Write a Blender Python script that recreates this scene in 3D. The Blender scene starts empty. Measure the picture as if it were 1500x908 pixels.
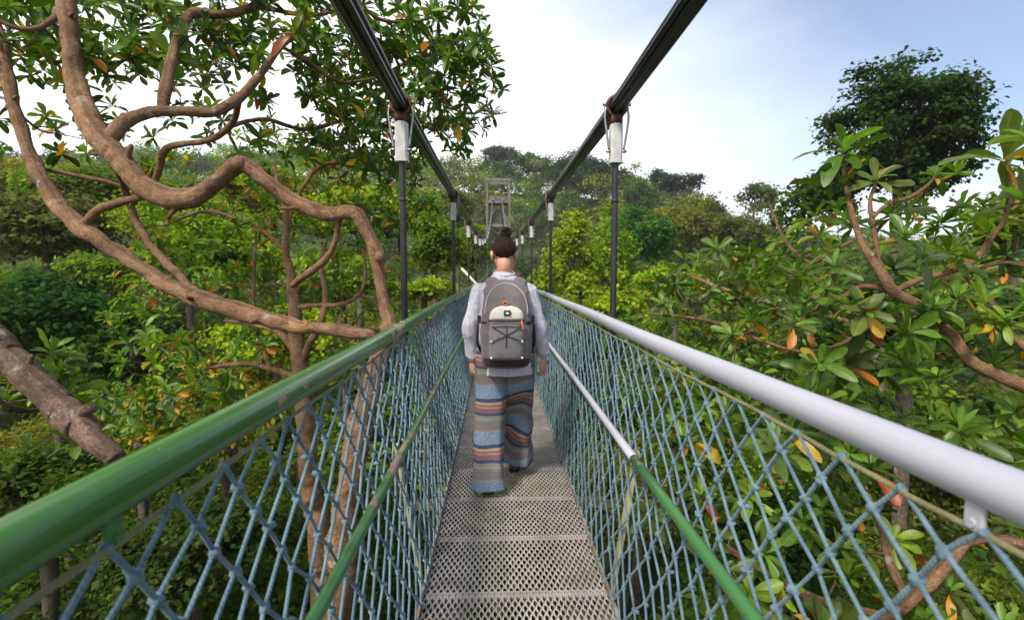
import bpy, bmesh, math
import numpy as np
from mathutils import Vector, Matrix, noise as mnoise

R = math.radians
rng = np.random.RandomState(11)
scn = bpy.context.scene
COL = scn.collection

# ------------------------------------------------------------------ camera
F = 708.0
CAM = np.array([0.0, 0.0, 1.42])
yaw, pitch = math.atan(23 / F), math.atan(54 / F)
FWD = np.array([math.sin(yaw) * math.cos(pitch), math.cos(yaw) * math.cos(pitch), -math.sin(pitch)])
RGT = np.array([math.cos(yaw), -math.sin(yaw), 0.0])
UPV = np.cross(RGT, FWD)


def P(px, py, d):
    """world point seen at photo pixel (px, py) at depth d metres along the view axis"""
    return CAM + d * (FWD + (px - 750.0) / F * RGT - (py - 454.0) / F * UPV)


cam_d = bpy.data.cameras.new("camera")
cam = bpy.data.objects.new("camera", cam_d)
COL.objects.link(cam)
cam.matrix_world = Matrix([
    [RGT[0], UPV[0], -FWD[0], CAM[0]],
    [RGT[1], UPV[1], -FWD[1], CAM[1]],
    [RGT[2], UPV[2], -FWD[2], CAM[2]],
    [0, 0, 0, 1]])
cam_d.sensor_width = 36.0
cam_d.lens = 36.0 * F / 1500.0
cam_d.clip_start = 0.05
cam_d.clip_end = 6000.0
cam_d.dof.use_dof = True
cam_d.dof.focus_distance = 3.1
cam_d.dof.aperture_fstop = 3.0
scn.camera = cam

# ------------------------------------------------------------------ object helpers


def tag(o, label=None, cat=None, group=None, kind=None):
    if label: o["label"] = label
    if cat: o["category"] = cat
    if group: o["group"] = group
    if kind: o["kind"] = kind
    return o


def empty(name, loc=(0, 0, 0), rz=0.0):
    o = bpy.data.objects.new(name, None)
    COL.objects.link(o)
    o.location = loc
    o.rotation_euler = (0, 0, rz)
    return o


def link(name, me, parent=None):
    o = bpy.data.objects.new(name, me)
    COL.objects.link(o)
    if parent is not None:
        o.parent = parent
    return o


def copy_tree(o, parent=None):
    c = o.copy()
    COL.objects.link(c)
    c.parent = parent
    for ch in list(o.children):
        copy_tree(ch, c)
    return c


class MB:
    """collects numpy geometry and links it as ONE mesh object"""

    def __init__(s):
        s.v, s.f3, s.f4, s.c, s.u, s.n = [], [], [], [], [], 0

    def add(s, v, f, col=None, uv=None):
        v = np.asarray(v, dtype=np.float64).reshape(-1, 3)
        f = np.asarray(f, dtype=np.int64)
        if len(f):
            (s.f3 if f.shape[1] == 3 else s.f4).append(f + s.n)
        s.v.append(v)
        if col is None: col = (1, 1, 1)
        col = np.asarray(col, dtype=np.float64)
        s.c.append(np.broadcast_to(col, (len(v), 3)))
        s.u.append(np.zeros((len(v), 2)) if uv is None else np.asarray(uv, dtype=np.float64))
        s.n += len(v)
        return s

    def faces(s, f):
        f = np.asarray(f, dtype=np.int64)
        (s.f3 if f.shape[1] == 3 else s.f4).append(f)

    def mesh(s, name, mats, smooth=True):
        me = bpy.data.meshes.new(name)
        V = np.concatenate(s.v) if s.v else np.zeros((0, 3))
        f4 = np.concatenate(s.f4) if s.f4 else np.zeros((0, 4), int)
        f3 = np.concatenate(s.f3) if s.f3 else np.zeros((0, 3), int)
        me.vertices.add(len(V))
        me.vertices.foreach_set("co", V.astype(np.float32).ravel())
        loops = np.concatenate([f4.ravel(), f3.ravel()]).astype(np.int32)
        me.loops.add(len(loops))
        me.loops.foreach_set("vertex_index", loops)
        nf = len(f4) + len(f3)
        me.polygons.add(nf)
        st = np.concatenate([np.arange(len(f4)) * 4, len(f4) * 4 + np.arange(len(f3)) * 3]).astype(np.int32)
        me.polygons.foreach_set("loop_start", st)
        me.polygons.foreach_set("use_smooth", np.full(nf, smooth))
        ca = me.color_attributes.new("tint", 'FLOAT_COLOR', 'POINT')
        C = np.concatenate(s.c)
        ca.data.foreach_set("color", np.concatenate([C, np.ones((len(C), 1))], 1).astype(np.float32).ravel())
        ul = me.uv_layers.new(name="UVMap")
        U = np.concatenate(s.u)
        ul.data.foreach_set("uv", U[loops].astype(np.float32).ravel())
        for m in (mats if isinstance(mats, (list, tuple)) else [mats]):
            me.materials.append(m)
        me.update(calc_edges=True)
        me.validate()
        return me

    def build(s, name, mats, parent=None, smooth=True):
        return link(name, s.mesh(name, mats, smooth), parent)


def nrm(a):
    a = np.asarray(a, float)
    return a / np.maximum(np.linalg.norm(a, axis=-1, keepdims=True), 1e-9)


def resample(pts, rad, step):
    """Catmull-Rom resampling of a polyline with radii"""
    pts = np.asarray(pts, float)
    rad = np.asarray(rad, float)
    A = np.column_stack([pts, rad])
    A = np.vstack([2 * A[0] - A[1], A, 2 * A[-1] - A[-2]])
    out = []
    for i in range(1, len(A) - 2):
        p0, p1, p2, p3 = A[i - 1], A[i], A[i + 1], A[i + 2]
        n = max(1, int(np.linalg.norm(p2[:3] - p1[:3]) / step))
        for k in range(n):
            t = k / n
            out.append(0.5 * (2 * p1 + (p2 - p0) * t + (2 * p0 - 5 * p1 + 4 * p2 - p3) * t * t + (3 * p1 - p0 - 3 * p2 + p3) * t ** 3))
    out.append(A[-2])
    out = np.array(out)
    return out[:, :3], np.maximum(out[:, 3], 0.0006)


def tube(mb, pts, rad, sides=8, col=None, rough=0.0, cap=True, seed=0, flat=1.0, up=None):
    pts = np.asarray(pts, float)
    n = len(pts)
    rad = np.broadcast_to(np.asarray(rad, float), (n,))
    T = np.gradient(pts, axis=0)
    T = nrm(T)
    up = np.array([0, 0, 1.0]) if up is None else np.asarray(up, float)
    if abs(T[0] @ up) > 0.95: up = np.array([1.0, 0, 0])
    N = np.zeros_like(T)
    v = np.cross(T[0], np.cross(up, T[0]))
    N[0] = nrm(v)
    for i in range(1, n):
        v = N[i - 1] - T[i] * (N[i - 1] @ T[i])
        N[i] = nrm(v)
    B = np.cross(T, N)
    a = np.arange(sides) / sides * 2 * math.pi
    rr = rad[:, None] * np.ones((1, sides))
    if rough:
        r2 = np.random.RandomState(seed)
        ph = r2.rand(4) * 6.28
        i = (np.concatenate([[0], np.cumsum(np.linalg.norm(np.diff(pts, axis=0), axis=1))]) / max(.012, float(np.median(rad))) * .9)[:, None]
        rr = rr * (1 + rough * (0.5 * np.sin(i * 0.9 + 2 * a[None] + ph[0]) + 0.5 * np.sin(i * 0.43 - a[None] + ph[1]) + 0.6 * np.sin(i * 0.23 + ph[2]) + 0.35 * (r2.rand(n, sides) - .5)))
    ring = pts[:, None] + rr[..., None] * (np.cos(a)[None, :, None] * N[:, None] * flat + np.sin(a)[None, :, None] * B[:, None])
    V = ring.reshape(-1, 3)
    i, j = np.meshgrid(np.arange(n - 1), np.arange(sides), indexing='ij')
    j2 = (j + 1) % sides
    Fq = np.stack([i * sides + j, i * sides + j2, (i + 1) * sides + j2, (i + 1) * sides + j], -1).reshape(-1, 4)
    L = np.concatenate([[0], np.cumsum(np.linalg.norm(np.diff(pts, axis=0), axis=1))])
    uv = np.stack([np.tile(a / 6.2832, (n, 1)), np.tile(L[:, None], (1, sides))], -1).reshape(-1, 2)
    base = mb.n
    mb.add(V, Fq, col, uv)
    if cap:
        c = np.array([pts[0], pts[-1]])
        b2 = mb.n
        mb.add(c, np.zeros((0, 3), int), col, uv[[0, -1]])
        k = np.arange(sides)
        k2 = (k + 1) % sides
        mb.faces(np.stack([np.full(sides, b2), base + k2, base + k], -1))
        e = base + (n - 1) * sides
        mb.faces(np.stack([np.full(sides, b2 + 1), e + k, e + k2], -1))


def bars(mb, A, B, r, sides=5, col=None):
    """many straight round bars A[i] -> B[i]"""
    A, B = np.asarray(A, float), np.asarray(B, float)
    n = len(A)
    if n == 0: return
    T = nrm(B - A)
    ref = np.where(np.abs(T[:, 2:3]) > 0.9, np.array([[1.0, 0, 0]]), np.array([[0, 0, 1.0]]))
    N = nrm(np.cross(T, ref))
    Bn = np.cross(T, N)
    a = np.arange(sides) / sides * 2 * math.pi
    off = r * (np.cos(a)[None, :, None] * N[:, None] + np.sin(a)[None, :, None] * Bn[:, None])
    V = np.concatenate([A[:, None] + off, B[:, None] + off], 1).reshape(-1, 3)
    k = np.arange(sides)
    k2 = (k + 1) % sides
    f = np.stack([k, k2, sides + k2, sides + k], -1)
    Fq = (np.arange(n)[:, None, None] * 2 * sides + f[None]).reshape(-1, 4)
    L = np.linalg.norm(B - A, axis=1)
    uv = np.zeros((n, 2, sides, 2))
    uv[..., 0] = a / 6.2832
    uv[:, 1, :, 1] = L[:, None]
    mb.add(V, Fq, col, uv.reshape(-1, 2))


def box(mb, c, size, rot=None, col=None, bev=0.0):
    """a box with optionally chamfered vertical edges"""
    sx, sy, sz = np.asarray(size, float) / 2
    if bev:
        b = bev
        o = np.array([[sx - b, -sy], [sx, -sy + b], [sx, sy - b], [sx - b, sy], [-sx + b, sy], [-sx, sy - b], [-sx, -sy + b], [-sx + b, -sy]])
    else:
        o = np.array([[sx, -sy], [sx, sy], [-sx, sy], [-sx, -sy]])
    n = len(o)
    V = np.vstack([np.column_stack([o, np.full(n, -sz)]), np.column_stack([o, np.full(n, sz)]), [[0, 0, -sz], [0, 0, sz]]])
    if rot is not None: V = V @ np.asarray(rot).T
    V = V + np.asarray(c, float)
    k = np.arange(n)
    k2 = (k + 1) % n
    base = mb.n
    mb.add(V, np.stack([k, k2, n + k2, n + k], -1), col)
    mb.faces(base + np.stack([np.full(n, 2 * n), k2, k], -1))
    mb.faces(base + np.stack([np.full(n, 2 * n + 1), n + k, n + k2], -1))


def loft(mb, rings, sides=24, power=2.0, col=None, cap=True, sfun=None):
    """closed loft of (centre, rx, ry[, tilt matrix]) rings in planes; power>2 squares the outline"""
    a = np.arange(sides) / sides * 2 * math.pi
    ca, sa = np.cos(a), np.sin(a)
    ex = np.sign(ca) * np.abs(ca) ** (2 / power)
    ey = np.sign(sa) * np.abs(sa) ** (2 / power)
    V, uv = [], []
    L = 0
    for i, r in enumerate(rings):
        c, rx, ry = np.asarray(r[0], float), r[1], r[2]
        p = np.column_stack([ex * rx, ey * ry, np.zeros(sides)])
        if len(r) > 3 and r[3] is not None: p = p @ np.asarray(r[3]).T
        V.append(c + p)
        if i: L += np.linalg.norm(c - pc)
        pc = c
        uv.append(np.column_stack([a / 6.2832, np.full(sides, L)]))
    n = len(rings)
    i, j = np.meshgrid(np.arange(n - 1), np.arange(sides), indexing='ij')
    j2 = (j + 1) % sides
    Fq = np.stack([i * sides + j, i * sides + j2, (i + 1) * sides + j2, (i + 1) * sides + j], -1).reshape(-1, 4)
    base = mb.n
    V = np.vstack(V)
    mb.add(V, Fq, col, np.vstack(uv))
    if cap:
        b2 = mb.n
        mb.add(np.array([rings[0][0], rings[-1][0]], float), np.zeros((0, 3), int), col, np.array([[0, 0], [0, L]]))
        k = np.arange(sides)
        k2 = (k + 1) % sides
        mb.faces(np.stack([np.full(sides, b2), base + k2, base + k], -1))
        e = base + (n - 1) * sides
        mb.faces(np.stack([np.full(sides, b2 + 1), e + k, e + k2], -1))


def ring_interp(keys, n):
    """keys: rows (t, cx, cy, cz, rx, ry); Catmull-Rom interpolation to n rings"""
    K = np.asarray(keys, float)
    t = K[:, 0]
    out = []
    for x in np.linspace(t[0], t[-1], n):
        i = min(max(np.searchsorted(t, x) - 1, 0), len(t) - 2)
        u = (x - t[i]) / (t[i + 1] - t[i])
        p1, p2 = K[i, 1:], K[i + 1, 1:]
        m1 = (K[i + 1, 1:] - K[i - 1, 1:]) / (t[i + 1] - t[i - 1]) * (t[i + 1] - t[i]) if i > 0 else (p2 - p1)
        m2 = (K[i + 2, 1:] - K[i, 1:]) / (t[i + 2] - t[i]) * (t[i + 1] - t[i]) if i + 2 < len(K) else (p2 - p1)
        h = (2 * u ** 3 - 3 * u ** 2 + 1) * p1 + (u ** 3 - 2 * u ** 2 + u) * m1 + (-2 * u ** 3 + 3 * u ** 2) * p2 + (u ** 3 - u ** 2) * m2
        out.append(((h[0], h[1], h[2]), max(h[3], .002), max(h[4], .002)))
    return out


def remeshed(mb, name, mat, voxel, smooth=2, parent=None):
    """voxel union of every closed piece in mb -> one continuous surface"""
    me = mb.mesh(name + "_raw", mat)
    o = bpy.data.objects.new(name + "_raw", me)
    COL.objects.link(o)
    m = o.modifiers.new("r", 'REMESH')
    m.mode = 'VOXEL'
    m.voxel_size = voxel
    if smooth:
        s = o.modifiers.new("s", 'SMOOTH')
        s.factor = 0.5
        s.iterations = smooth
    dg = bpy.context.evaluated_depsgraph_get()
    me2 = bpy.data.meshes.new_from_object(o.evaluated_get(dg))
    me2.name = name
    bpy.data.objects.remove(o)
    bpy.data.meshes.remove(me)
    me2.polygons.foreach_set("use_smooth", np.full(len(me2.polygons), True))
    me2.materials.clear()
    me2.materials.append(mat)
    return link(name, me2, parent)


# ------------------------------------------------------------------ material helpers
def new_mat(name):
    m = bpy.data.materials.new(name)
    m.use_nodes = True
    nt = m.node_tree
    nt.nodes.clear()
    out = nt.nodes.new("ShaderNodeOutputMaterial")
    b = nt.nodes.new("ShaderNodeBsdfPrincipled")
    nt.links.new(b.outputs[0], out.inputs[0])
    return m, nt, b, out


def nd(nt, t, **kw):
    n = nt.nodes.new(t)
    for k, v in kw.items():
        if k in n.inputs: n.inputs[k].default_value = v
        else: setattr(n, k, v)
    return n


def ramp(nt, src, stops, interp='LINEAR'):
    r = nt.nodes.new("ShaderNodeValToRGB")
    e = r.color_ramp.elements
    r.color_ramp.interpolation = interp
    while len(e) < len(stops): e.new(0.5)
    for i, (p, c) in enumerate(stops):
        e[i].position = p
        e[i].color = (*c, 1) if len(c) == 3 else c
    nt.links.new(src, r.inputs[0])
    return r.outputs[0]


def mixc(nt, fac, a, b, mode='MIX'):
    m = nt.nodes.new("ShaderNodeMix")
    m.data_type = 'RGBA'
    m.blend_type = mode
    for sock, v in ((m.inputs[0], fac), (m.inputs[6], a), (m.inputs[7], b)):
        if hasattr(v, "is_output"): nt.links.new(v, sock)
        elif isinstance(v, (int, float)): sock.default_value = v
        else: sock.default_value = (*v, 1)
    return m.outputs[2]


def math_n(nt, op, a, b=None, c=None):
    m = nt.nodes.new("ShaderNodeMath")
    m.operation = op
    for k, v in enumerate((a, b, c)):
        if v is None: continue
        if hasattr(v, "is_output"): nt.links.new(v, m.inputs[k])
        else: m.inputs[k].default_value = v
    return m.outputs[0]


def tex_noise(nt, scale, detail=4, rough=.55, coord='Object', vec_scale=None, dist=0.0):
    tc = nt.nodes.new("ShaderNodeTexCoord")
    src = tc.outputs[coord]
    if vec_scale:
        mp = nt.nodes.new("ShaderNodeMapping")
        mp.inputs['Scale'].default_value = vec_scale
        nt.links.new(src, mp.inputs[0])
        src = mp.outputs[0]
    n = nd(nt, "ShaderNodeTexNoise", Scale=scale, Detail=detail, Roughness=rough, Distortion=dist)
    nt.links.new(src, n.inputs['Vector'])
    return n.outputs['Fac']


def bump(nt, b, h, strength=.3, dist=.01):
    n = nd(nt, "ShaderNodeBump", Strength=strength, Distance=dist)
    nt.links.new(h, n.inputs['Height'])
    nt.links.new(n.outputs[0], b.inputs['Normal'])


def simple_mat(name, col, rough=.6, metal=0.0, spec=.5, var=.15, nscale=30, bmp=0.0, coat=0.0):
    m, nt, b, out = new_mat(name)
    n = tex_noise(nt, nscale, 5)
    c = ramp(nt, n, [(.3, [x * (1 - var) for x in col]), (.7, [min(1, x * (1 + var)) for x in col])])
    nt.links.new(c, b.inputs['Base Color'])
    b.inputs['Roughness'].default_value = rough
    b.inputs['Metallic'].default_value = metal
    b.inputs['Specular IOR Level'].default_value = spec
    b.inputs['Coat Weight'].default_value = coat
    if bmp: bump(nt, b, tex_noise(nt, nscale * 4, 4), bmp, .004)
    return m


def paint_mat(name, col, worn, thr, rough=.28, dirt=(.16, .15, .12)):
    """glossy paint on a steel tube, worn through in patches, faint dirt"""
    m, nt, b, out = new_mat(name)
    n1 = tex_noise(nt, 3.2, 6, .62, vec_scale=(1, .35, 1))
    n2 = tex_noise(nt, 14, 5, .6)
    f = math_n(nt, 'ADD', math_n(nt, 'MULTIPLY', n1, .72), math_n(nt, 'MULTIPLY', n2, .28))
    w = ramp(nt, f, [(thr, (0, 0, 0)), (thr + .018, (1, 1, 1))])
    d = ramp(nt, tex_noise(nt, 9, 8, .7, vec_scale=(1, .25, 1)), [(.5, (0, 0, 0)), (.75, (1, 1, 1))])
    base = mixc(nt, math_n(nt, 'MULTIPLY', d, .35), col, dirt)
    fade = ramp(nt, tex_noise(nt, 1.1, 3), [(.3, (0, 0, 0)), (.7, (1, 1, 1))])
    base = mixc(nt, math_n(nt, 'MULTIPLY', fade, .12), base, [min(1, x * 1.5 + .02) for x in col])
    c = mixc(nt, w, base, worn)
    nt.links.new(c, b.inputs['Base Color'])
    r = math_n(nt, 'ADD', math_n(nt, 'MULTIPLY', w, .35), math_n(nt, 'ADD', math_n(nt, 'MULTIPLY', n2, .12), rough - .06))
    nt.links.new(r, b.inputs['Roughness'])
    b.inputs['Coat Weight'].default_value = .15
    b.inputs['Coat Roughness'].default_value = .16
    bump(nt, b, math_n(nt, 'SUBTRACT', math_n(nt, 'MULTIPLY', n2, .25), w), .12, .002)
    return m


def leaf_mat(name, rough=.38, trans=.3, veins=False, spec=.5):
    m, nt, b, out = new_mat(name)
    at = nd(nt, "ShaderNodeAttribute", attribute_name="tint")
    c = at.outputs['Color']
    if veins:
        uv = nd(nt, "ShaderNodeUVMap")
        sx = nd(nt, "ShaderNodeSeparateXYZ")
        nt.links.new(uv.outputs[0], sx.inputs[0])
        du = math_n(nt, 'ABSOLUTE', math_n(nt, 'SUBTRACT', sx.outputs[0], .5))
        rib = ramp(nt, du, [(0.02, (1, 1, 1)), (.05, (0, 0, 0))])
        sv = math_n(nt, 'SINE', math_n(nt, 'MULTIPLY', math_n(nt, 'SUBTRACT', sx.outputs[1], math_n(nt, 'MULTIPLY', du, .45)), 75))
        svr = ramp(nt, sv, [(.82, (0, 0, 0)), (1.0, (1, 1, 1))])
        light = mixc(nt, 1.0, c, (1.6, 1.7, 1.5), 'MULTIPLY')
        c = mixc(nt, math_n(nt, 'ADD', math_n(nt, 'MULTIPLY', rib, .7), math_n(nt, 'MULTIPLY', svr, .25)), c, light)
        blot = ramp(nt, tex_noise(nt, 22, 4, .6), [(.35, (.75, .75, .75)), (.7, (1.15, 1.15, 1.1))])
        c = mixc(nt, 1.0, c, blot, 'MULTIPLY')
        bump(nt, b, math_n(nt, 'ADD', math_n(nt, 'MULTIPLY', sv, .2), rib), .25, .003)
    nt.links.new(c, b.inputs['Base Color'])
    b.inputs['Roughness'].default_value = rough
    b.inputs['Specular IOR Level'].default_value = spec
    t = nd(nt, "ShaderNodeBsdfTranslucent")
    tc = mixc(nt, 1.0, c, (1.5, 1.6, .6), 'MULTIPLY')
    nt.links.new(tc, t.inputs[0])
    mx = nd(nt, "ShaderNodeMixShader")
    mx.inputs[0].default_value = trans
    nt.links.new(b.outputs[0], mx.inputs[1])
    nt.links.new(t.outputs[0], mx.inputs[2])
    nt.links.new(mx.outputs[0], out.inputs[0])
    return m


def bark_mat(name, dark, mid, pale, lichen=.6, scale=1.0):
    m, nt, b, out = new_mat(name)
    n1 = tex_noise(nt, 9 * scale, 8, .65)
    n2 = tex_noise(nt, 45 * scale, 6, .7, dist=.4)
    uvm = nd(nt, "ShaderNodeUVMap")
    mp = nt.nodes.new("ShaderNodeMapping")
    mp.inputs['Scale'].default_value = (9, 9 * scale, 1)
    nt.links.new(uvm.outputs[0], mp.inputs[0])
    fib = nd(nt, "ShaderNodeTexNoise", Scale=2.6, Detail=7, Roughness=.68, Distortion=.7)
    nt.links.new(mp.outputs[0], fib.inputs['Vector'])
    f = math_n(nt, 'ADD', math_n(nt, 'MULTIPLY', n1, .38), math_n(nt, 'ADD', math_n(nt, 'MULTIPLY', n2, .30), math_n(nt, 'MULTIPLY', fib.outputs['Fac'], .32)))
    c = ramp(nt, f, [(.38, dark), (.5, mid), (.62, pale)])
    n3 = tex_noise(nt, 2.3 * scale, 5, .6)
    c = mixc(nt, 1.0, c, ramp(nt, n3, [(.35, (.68, .68, .70)), (.65, (1.15, 1.12, 1.08))]), 'MULTIPLY')
    li = tex_noise(nt, 7 * scale, 7, .7)
    lf = ramp(nt, li, [(lichen, (0, 0, 0)), (lichen + .05, (1, 1, 1))])
    c = mixc(nt, math_n(nt, 'MULTIPLY', lf, .7), c, (.42, .38, .34))
    nt.links.new(c, b.inputs['Base Color'])
    b.inputs['Roughness'].default_value = .85
    b.inputs['Specular IOR Level'].default_value = .25
    bump(nt, b, f, 1.0, .045)
    return m


M = {}
M['leaf_big'] = leaf_mat("broad_leaf", .38, .36, True, .42)
M['leaf_small'] = leaf_mat("forest_leaf", .62, .45, False, .12)
M['bark_pink'] = bark_mat("smooth_bark", (.100, .050, .024), (.265, .150, .078), (.40, .26, .155), .62)
M['bark_grey'] = bark_mat("rough_bark", (.07, .043, .028), (.18, .115, .078), (.29, .22, .17), .58)
M['bark_dark'] = bark_mat("forest_bark", (.05, .038, .028), (.12, .09, .065), (.24, .2, .16), .62, .4)
M['green'] = paint_mat("green_rail_paint", (.034, .135, .014), (.36, .20, .14), .548, .2)
M['green2'] = paint_mat("green_mid_rail_paint", (.045, .155, .040), (.30, .22, .15), .565, .33)
M['white'] = paint_mat("white_rail_paint", (.39, .39, .435), (.30, .27, .26), .63, .36, (.3, .29, .29))
M['black'] = simple_mat("black_cable_sheath", (.012, .012, .015), .3, 0, .5, .3, 20)
M['rod'] = simple_mat("black_hanger_paint", (.02, .02, .022), .42, 0, .5, .3, 30, .1)
M['galv'] = simple_mat("white_sleeve_paint", (.52, .51, .49), .45, .0, .5, .22, 14, .15)
M['steel'] = simple_mat("weathered_steel", (.32, .31, .30), .42, .85, .5, .3, 40, .2)
M['rust'] = simple_mat("rusty_steel", (.13, .06, .035), .8, .3, .3, .55, 25, .5)
M['olive'] = simple_mat("olive_under_beam", (.11, .105, .05), .7, 0, .3, .35, 8, .2)
M['stanchion'] = simple_mat("cream_stanchion_paint", (.36, .335, .17), .6, 0, .4, .25, 9, .2)
M['timber'] = simple_mat("weathered_timber", (.17, .145, .125), .85, 0, .3, .3, 3, .3)
M['pale_pole'] = simple_mat("pale_pole", (.62, .58, .50), .6, 0, .4, .15, 10)


def rope_mat(name, c1, c2, pitch=.010):
    m, nt, b, out = new_mat(name)
    uv = nd(nt, "ShaderNodeUVMap")
    sx = nd(nt, "ShaderNodeSeparateXYZ")
    nt.links.new(uv.outputs[0], sx.inputs[0])
    ph = math_n(nt, 'ADD', math_n(nt, 'MULTIPLY', sx.outputs[1], 6.283 / pitch), math_n(nt, 'MULTIPLY', sx.outputs[0], 12.566))
    s = math_n(nt, 'SINE', ph)
    f = math_n(nt, 'ADD', math_n(nt, 'MULTIPLY', s, .07), tex_noise(nt, 16, 5, .65))
    c = ramp(nt, f, [(.25, c1), (.75, c2)])
    nt.links.new(c, b.inputs['Base Color'])
    b.inputs['Roughness'].default_value = .75
    b.inputs['Sheen Weight'].default_value = .2
    bump(nt, b, s, .28, .0015)
    return m


M['rope'] = rope_mat("blue_net_rope", (.024, .068, .098), (.155, .245, .295))
M['lace'] = rope_mat("olive_lacing_rope", (.11, .105, .035), (.22, .21, .085), .014)


def grate_mat():
    m, nt, b, out = new_mat("expanded_metal")
    n = tex_noise(nt, 6, 6, .65)
    c = ramp(nt, n, [(.3, (.29, .255, .225)), (.55, (.44, .40, .36)), (.75, (.52, .48, .44))])
    r = ramp(nt, tex_noise(nt, 2.3, 6, .7), [(.6, (0, 0, 0)), (.72, (1, 1, 1))])
    c = mixc(nt, math_n(nt, 'MULTIPLY', r, .4), c, (.20, .10, .055))
    nt.links.new(c, b.inputs['Base Color'])
    b.inputs['Roughness'].default_value = .55
    b.inputs['Metallic'].default_value = .25
    return m


M['grate'] = grate_mat()


def edge_mat():
    m, nt, b, out = new_mat("rust_streaked_edge")
    n = tex_noise(nt, 7, 6, .65)
    c = ramp(nt, n, [(.3, (.17, .15, .12)), (.7, (.34, .31, .27))])
    r = ramp(nt, tex_noise(nt, 5, 6, .7), [(.5, (0, 0, 0)), (.58, (1, 1, 1))])
    c = mixc(nt, math_n(nt, 'MULTIPLY', r, .85), c, (.17, .085, .035))
    nt.links.new(c, b.inputs['Base Color'])
    b.inputs['Roughness'].default_value = .75
    return m


M['edge'] = edge_mat()

# ------------------------------------------------------------------ light, sky
SUN_EL, SUN_AZ = 52.0, 215.0   # azimuth clockwise from +Y (the walking direction)


def make_world():
    w = bpy.data.worlds.new("World")
    scn.world = w
    w.use_nodes = True
    nt = w.node_tree
    nt.nodes.clear()
    out = nt.nodes.new("ShaderNodeOutputWorld")
    bg = nt.nodes.new("ShaderNodeBackground")
    sky = nt.nodes.new("ShaderNodeTexSky")
    sky.sky_type = 'NISHITA'
    sky.sun_disc = False
    sky.sun_elevation = R(SUN_EL)
    sky.sun_rotation = R(SUN_AZ)
    sky.altitude = 60
    sky.air_density = 1.0
    sky.dust_density = 1.6
    sky.ozone_density = 2.5
    # thin high cloud: a veil of broad soft wisps that thickens towards the horizon as real cloud layers do
    tc = nt.nodes.new("ShaderNodeTexCoord")
    sp = nt.nodes.new("ShaderNodeSeparateXYZ")
    nt.links.new(tc.outputs['Generated'], sp.inputs[0])
    zz = math_n(nt, 'MAXIMUM', math_n(nt, 'ADD', sp.outputs[2], .12), .05)
    cx = nt.nodes.new("ShaderNodeCombineXYZ")
    nt.links.new(math_n(nt, 'DIVIDE', sp.outputs[0], zz), cx.inputs[0])
    nt.links.new(math_n(nt, 'DIVIDE', sp.outputs[1], zz), cx.inputs[1])
    mp = nt.nodes.new("ShaderNodeMapping")
    mp.inputs['Scale'].default_value = (.5, .32, 1)
    mp.inputs['Rotation'].default_value = (0, 0, .5)
    mp.inputs['Location'].default_value = (.35, .1, 0)
    nt.links.new(cx.outputs[0], mp.inputs[0])
    nz = nd(nt, "ShaderNodeTexNoise", Scale=1.3, Detail=7.0, Roughness=.52, Distortion=.5)
    nt.links.new(mp.outputs[0], nz.inputs['Vector'])
    veil = math_n(nt, 'SUBTRACT', 1.0, math_n(nt, 'MULTIPLY', sp.outputs[2], 1.35))
    side = math_n(nt, 'MULTIPLY', sp.outputs[0], -.71)   # cloud lies thicker to one side of the valley
    f = math_n(nt, 'ADD', math_n(nt, 'ADD', math_n(nt, 'MULTIPLY', nz.outputs['Fac'], .7), math_n(nt, 'MULTIPLY', veil, .75)), side)
    cl = ramp(nt, f, [(.28, (.08, .08, .08)), (.84, (1, 1, 1))])
    col = mixc(nt, cl, sky.outputs[0], (8.0, 8.1, 8.3))
    nt.links.new(col, bg.inputs[0])
    bg.inputs[1].default_value = 0.135
    nt.links.new(bg.outputs[0], out.inputs[0])
    ld = bpy.data.lights.new("sun", 'SUN')
    ld.energy = 3.2
    ld.angle = R(9)
    ld.color = (1.0, .93, .82)
    lo = bpy.data.objects.new("sun", ld)
    COL.objects.link(lo)
    el, az = R(SUN_EL), R(SUN_AZ)
    d = Vector((math.sin(az) * math.cos(el), math.cos(az) * math.cos(el), math.sin(el)))
    lo.rotation_euler = (-d).to_track_quat('-Z', 'Y').to_euler()
    lo.location = d * 50


make_world()
scn.view_settings.view_transform = 'Standard'
scn.view_settings.look = 'None'
scn.view_settings.exposure = 0.56
scn.view_settings.gamma = 1.0
scn.cycles.use_denoising = True
scn.cycles.max_bounces = 8
scn.cycles.transmission_bounces = 4
scn.cycles.transparent_max_bounces = 6
scn.cycles.diffuse_bounces = 4
scn.cycles.glossy_bounces = 3
scn.cycles.sample_clamp_indirect = 6

# ================================================================== BRIDGE
XC = 0.085
Y0, Y1 = -2.5, 66.0


def zd(y):
    y = np.asarray(y, float)
    return np.where(y > 8, .0006 * (y - 8) ** 2, 0.0)


def zc(y):
    y = np.asarray(y, float)
    return 2.505 + np.where(y > 3.6, .0090 * (y - 3.6) + .0026 * np.maximum(0, y - 10) ** 2, .0042 * (3.6 - y) ** 2)


def half(z):
    return .405 + .2 * z


bridge = empty("suspension_footbridge", (0, 0, 0))
tag(bridge, "narrow suspension footbridge with green and white handrails, blue rope netting and metal grating deck", "footbridge")

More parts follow.
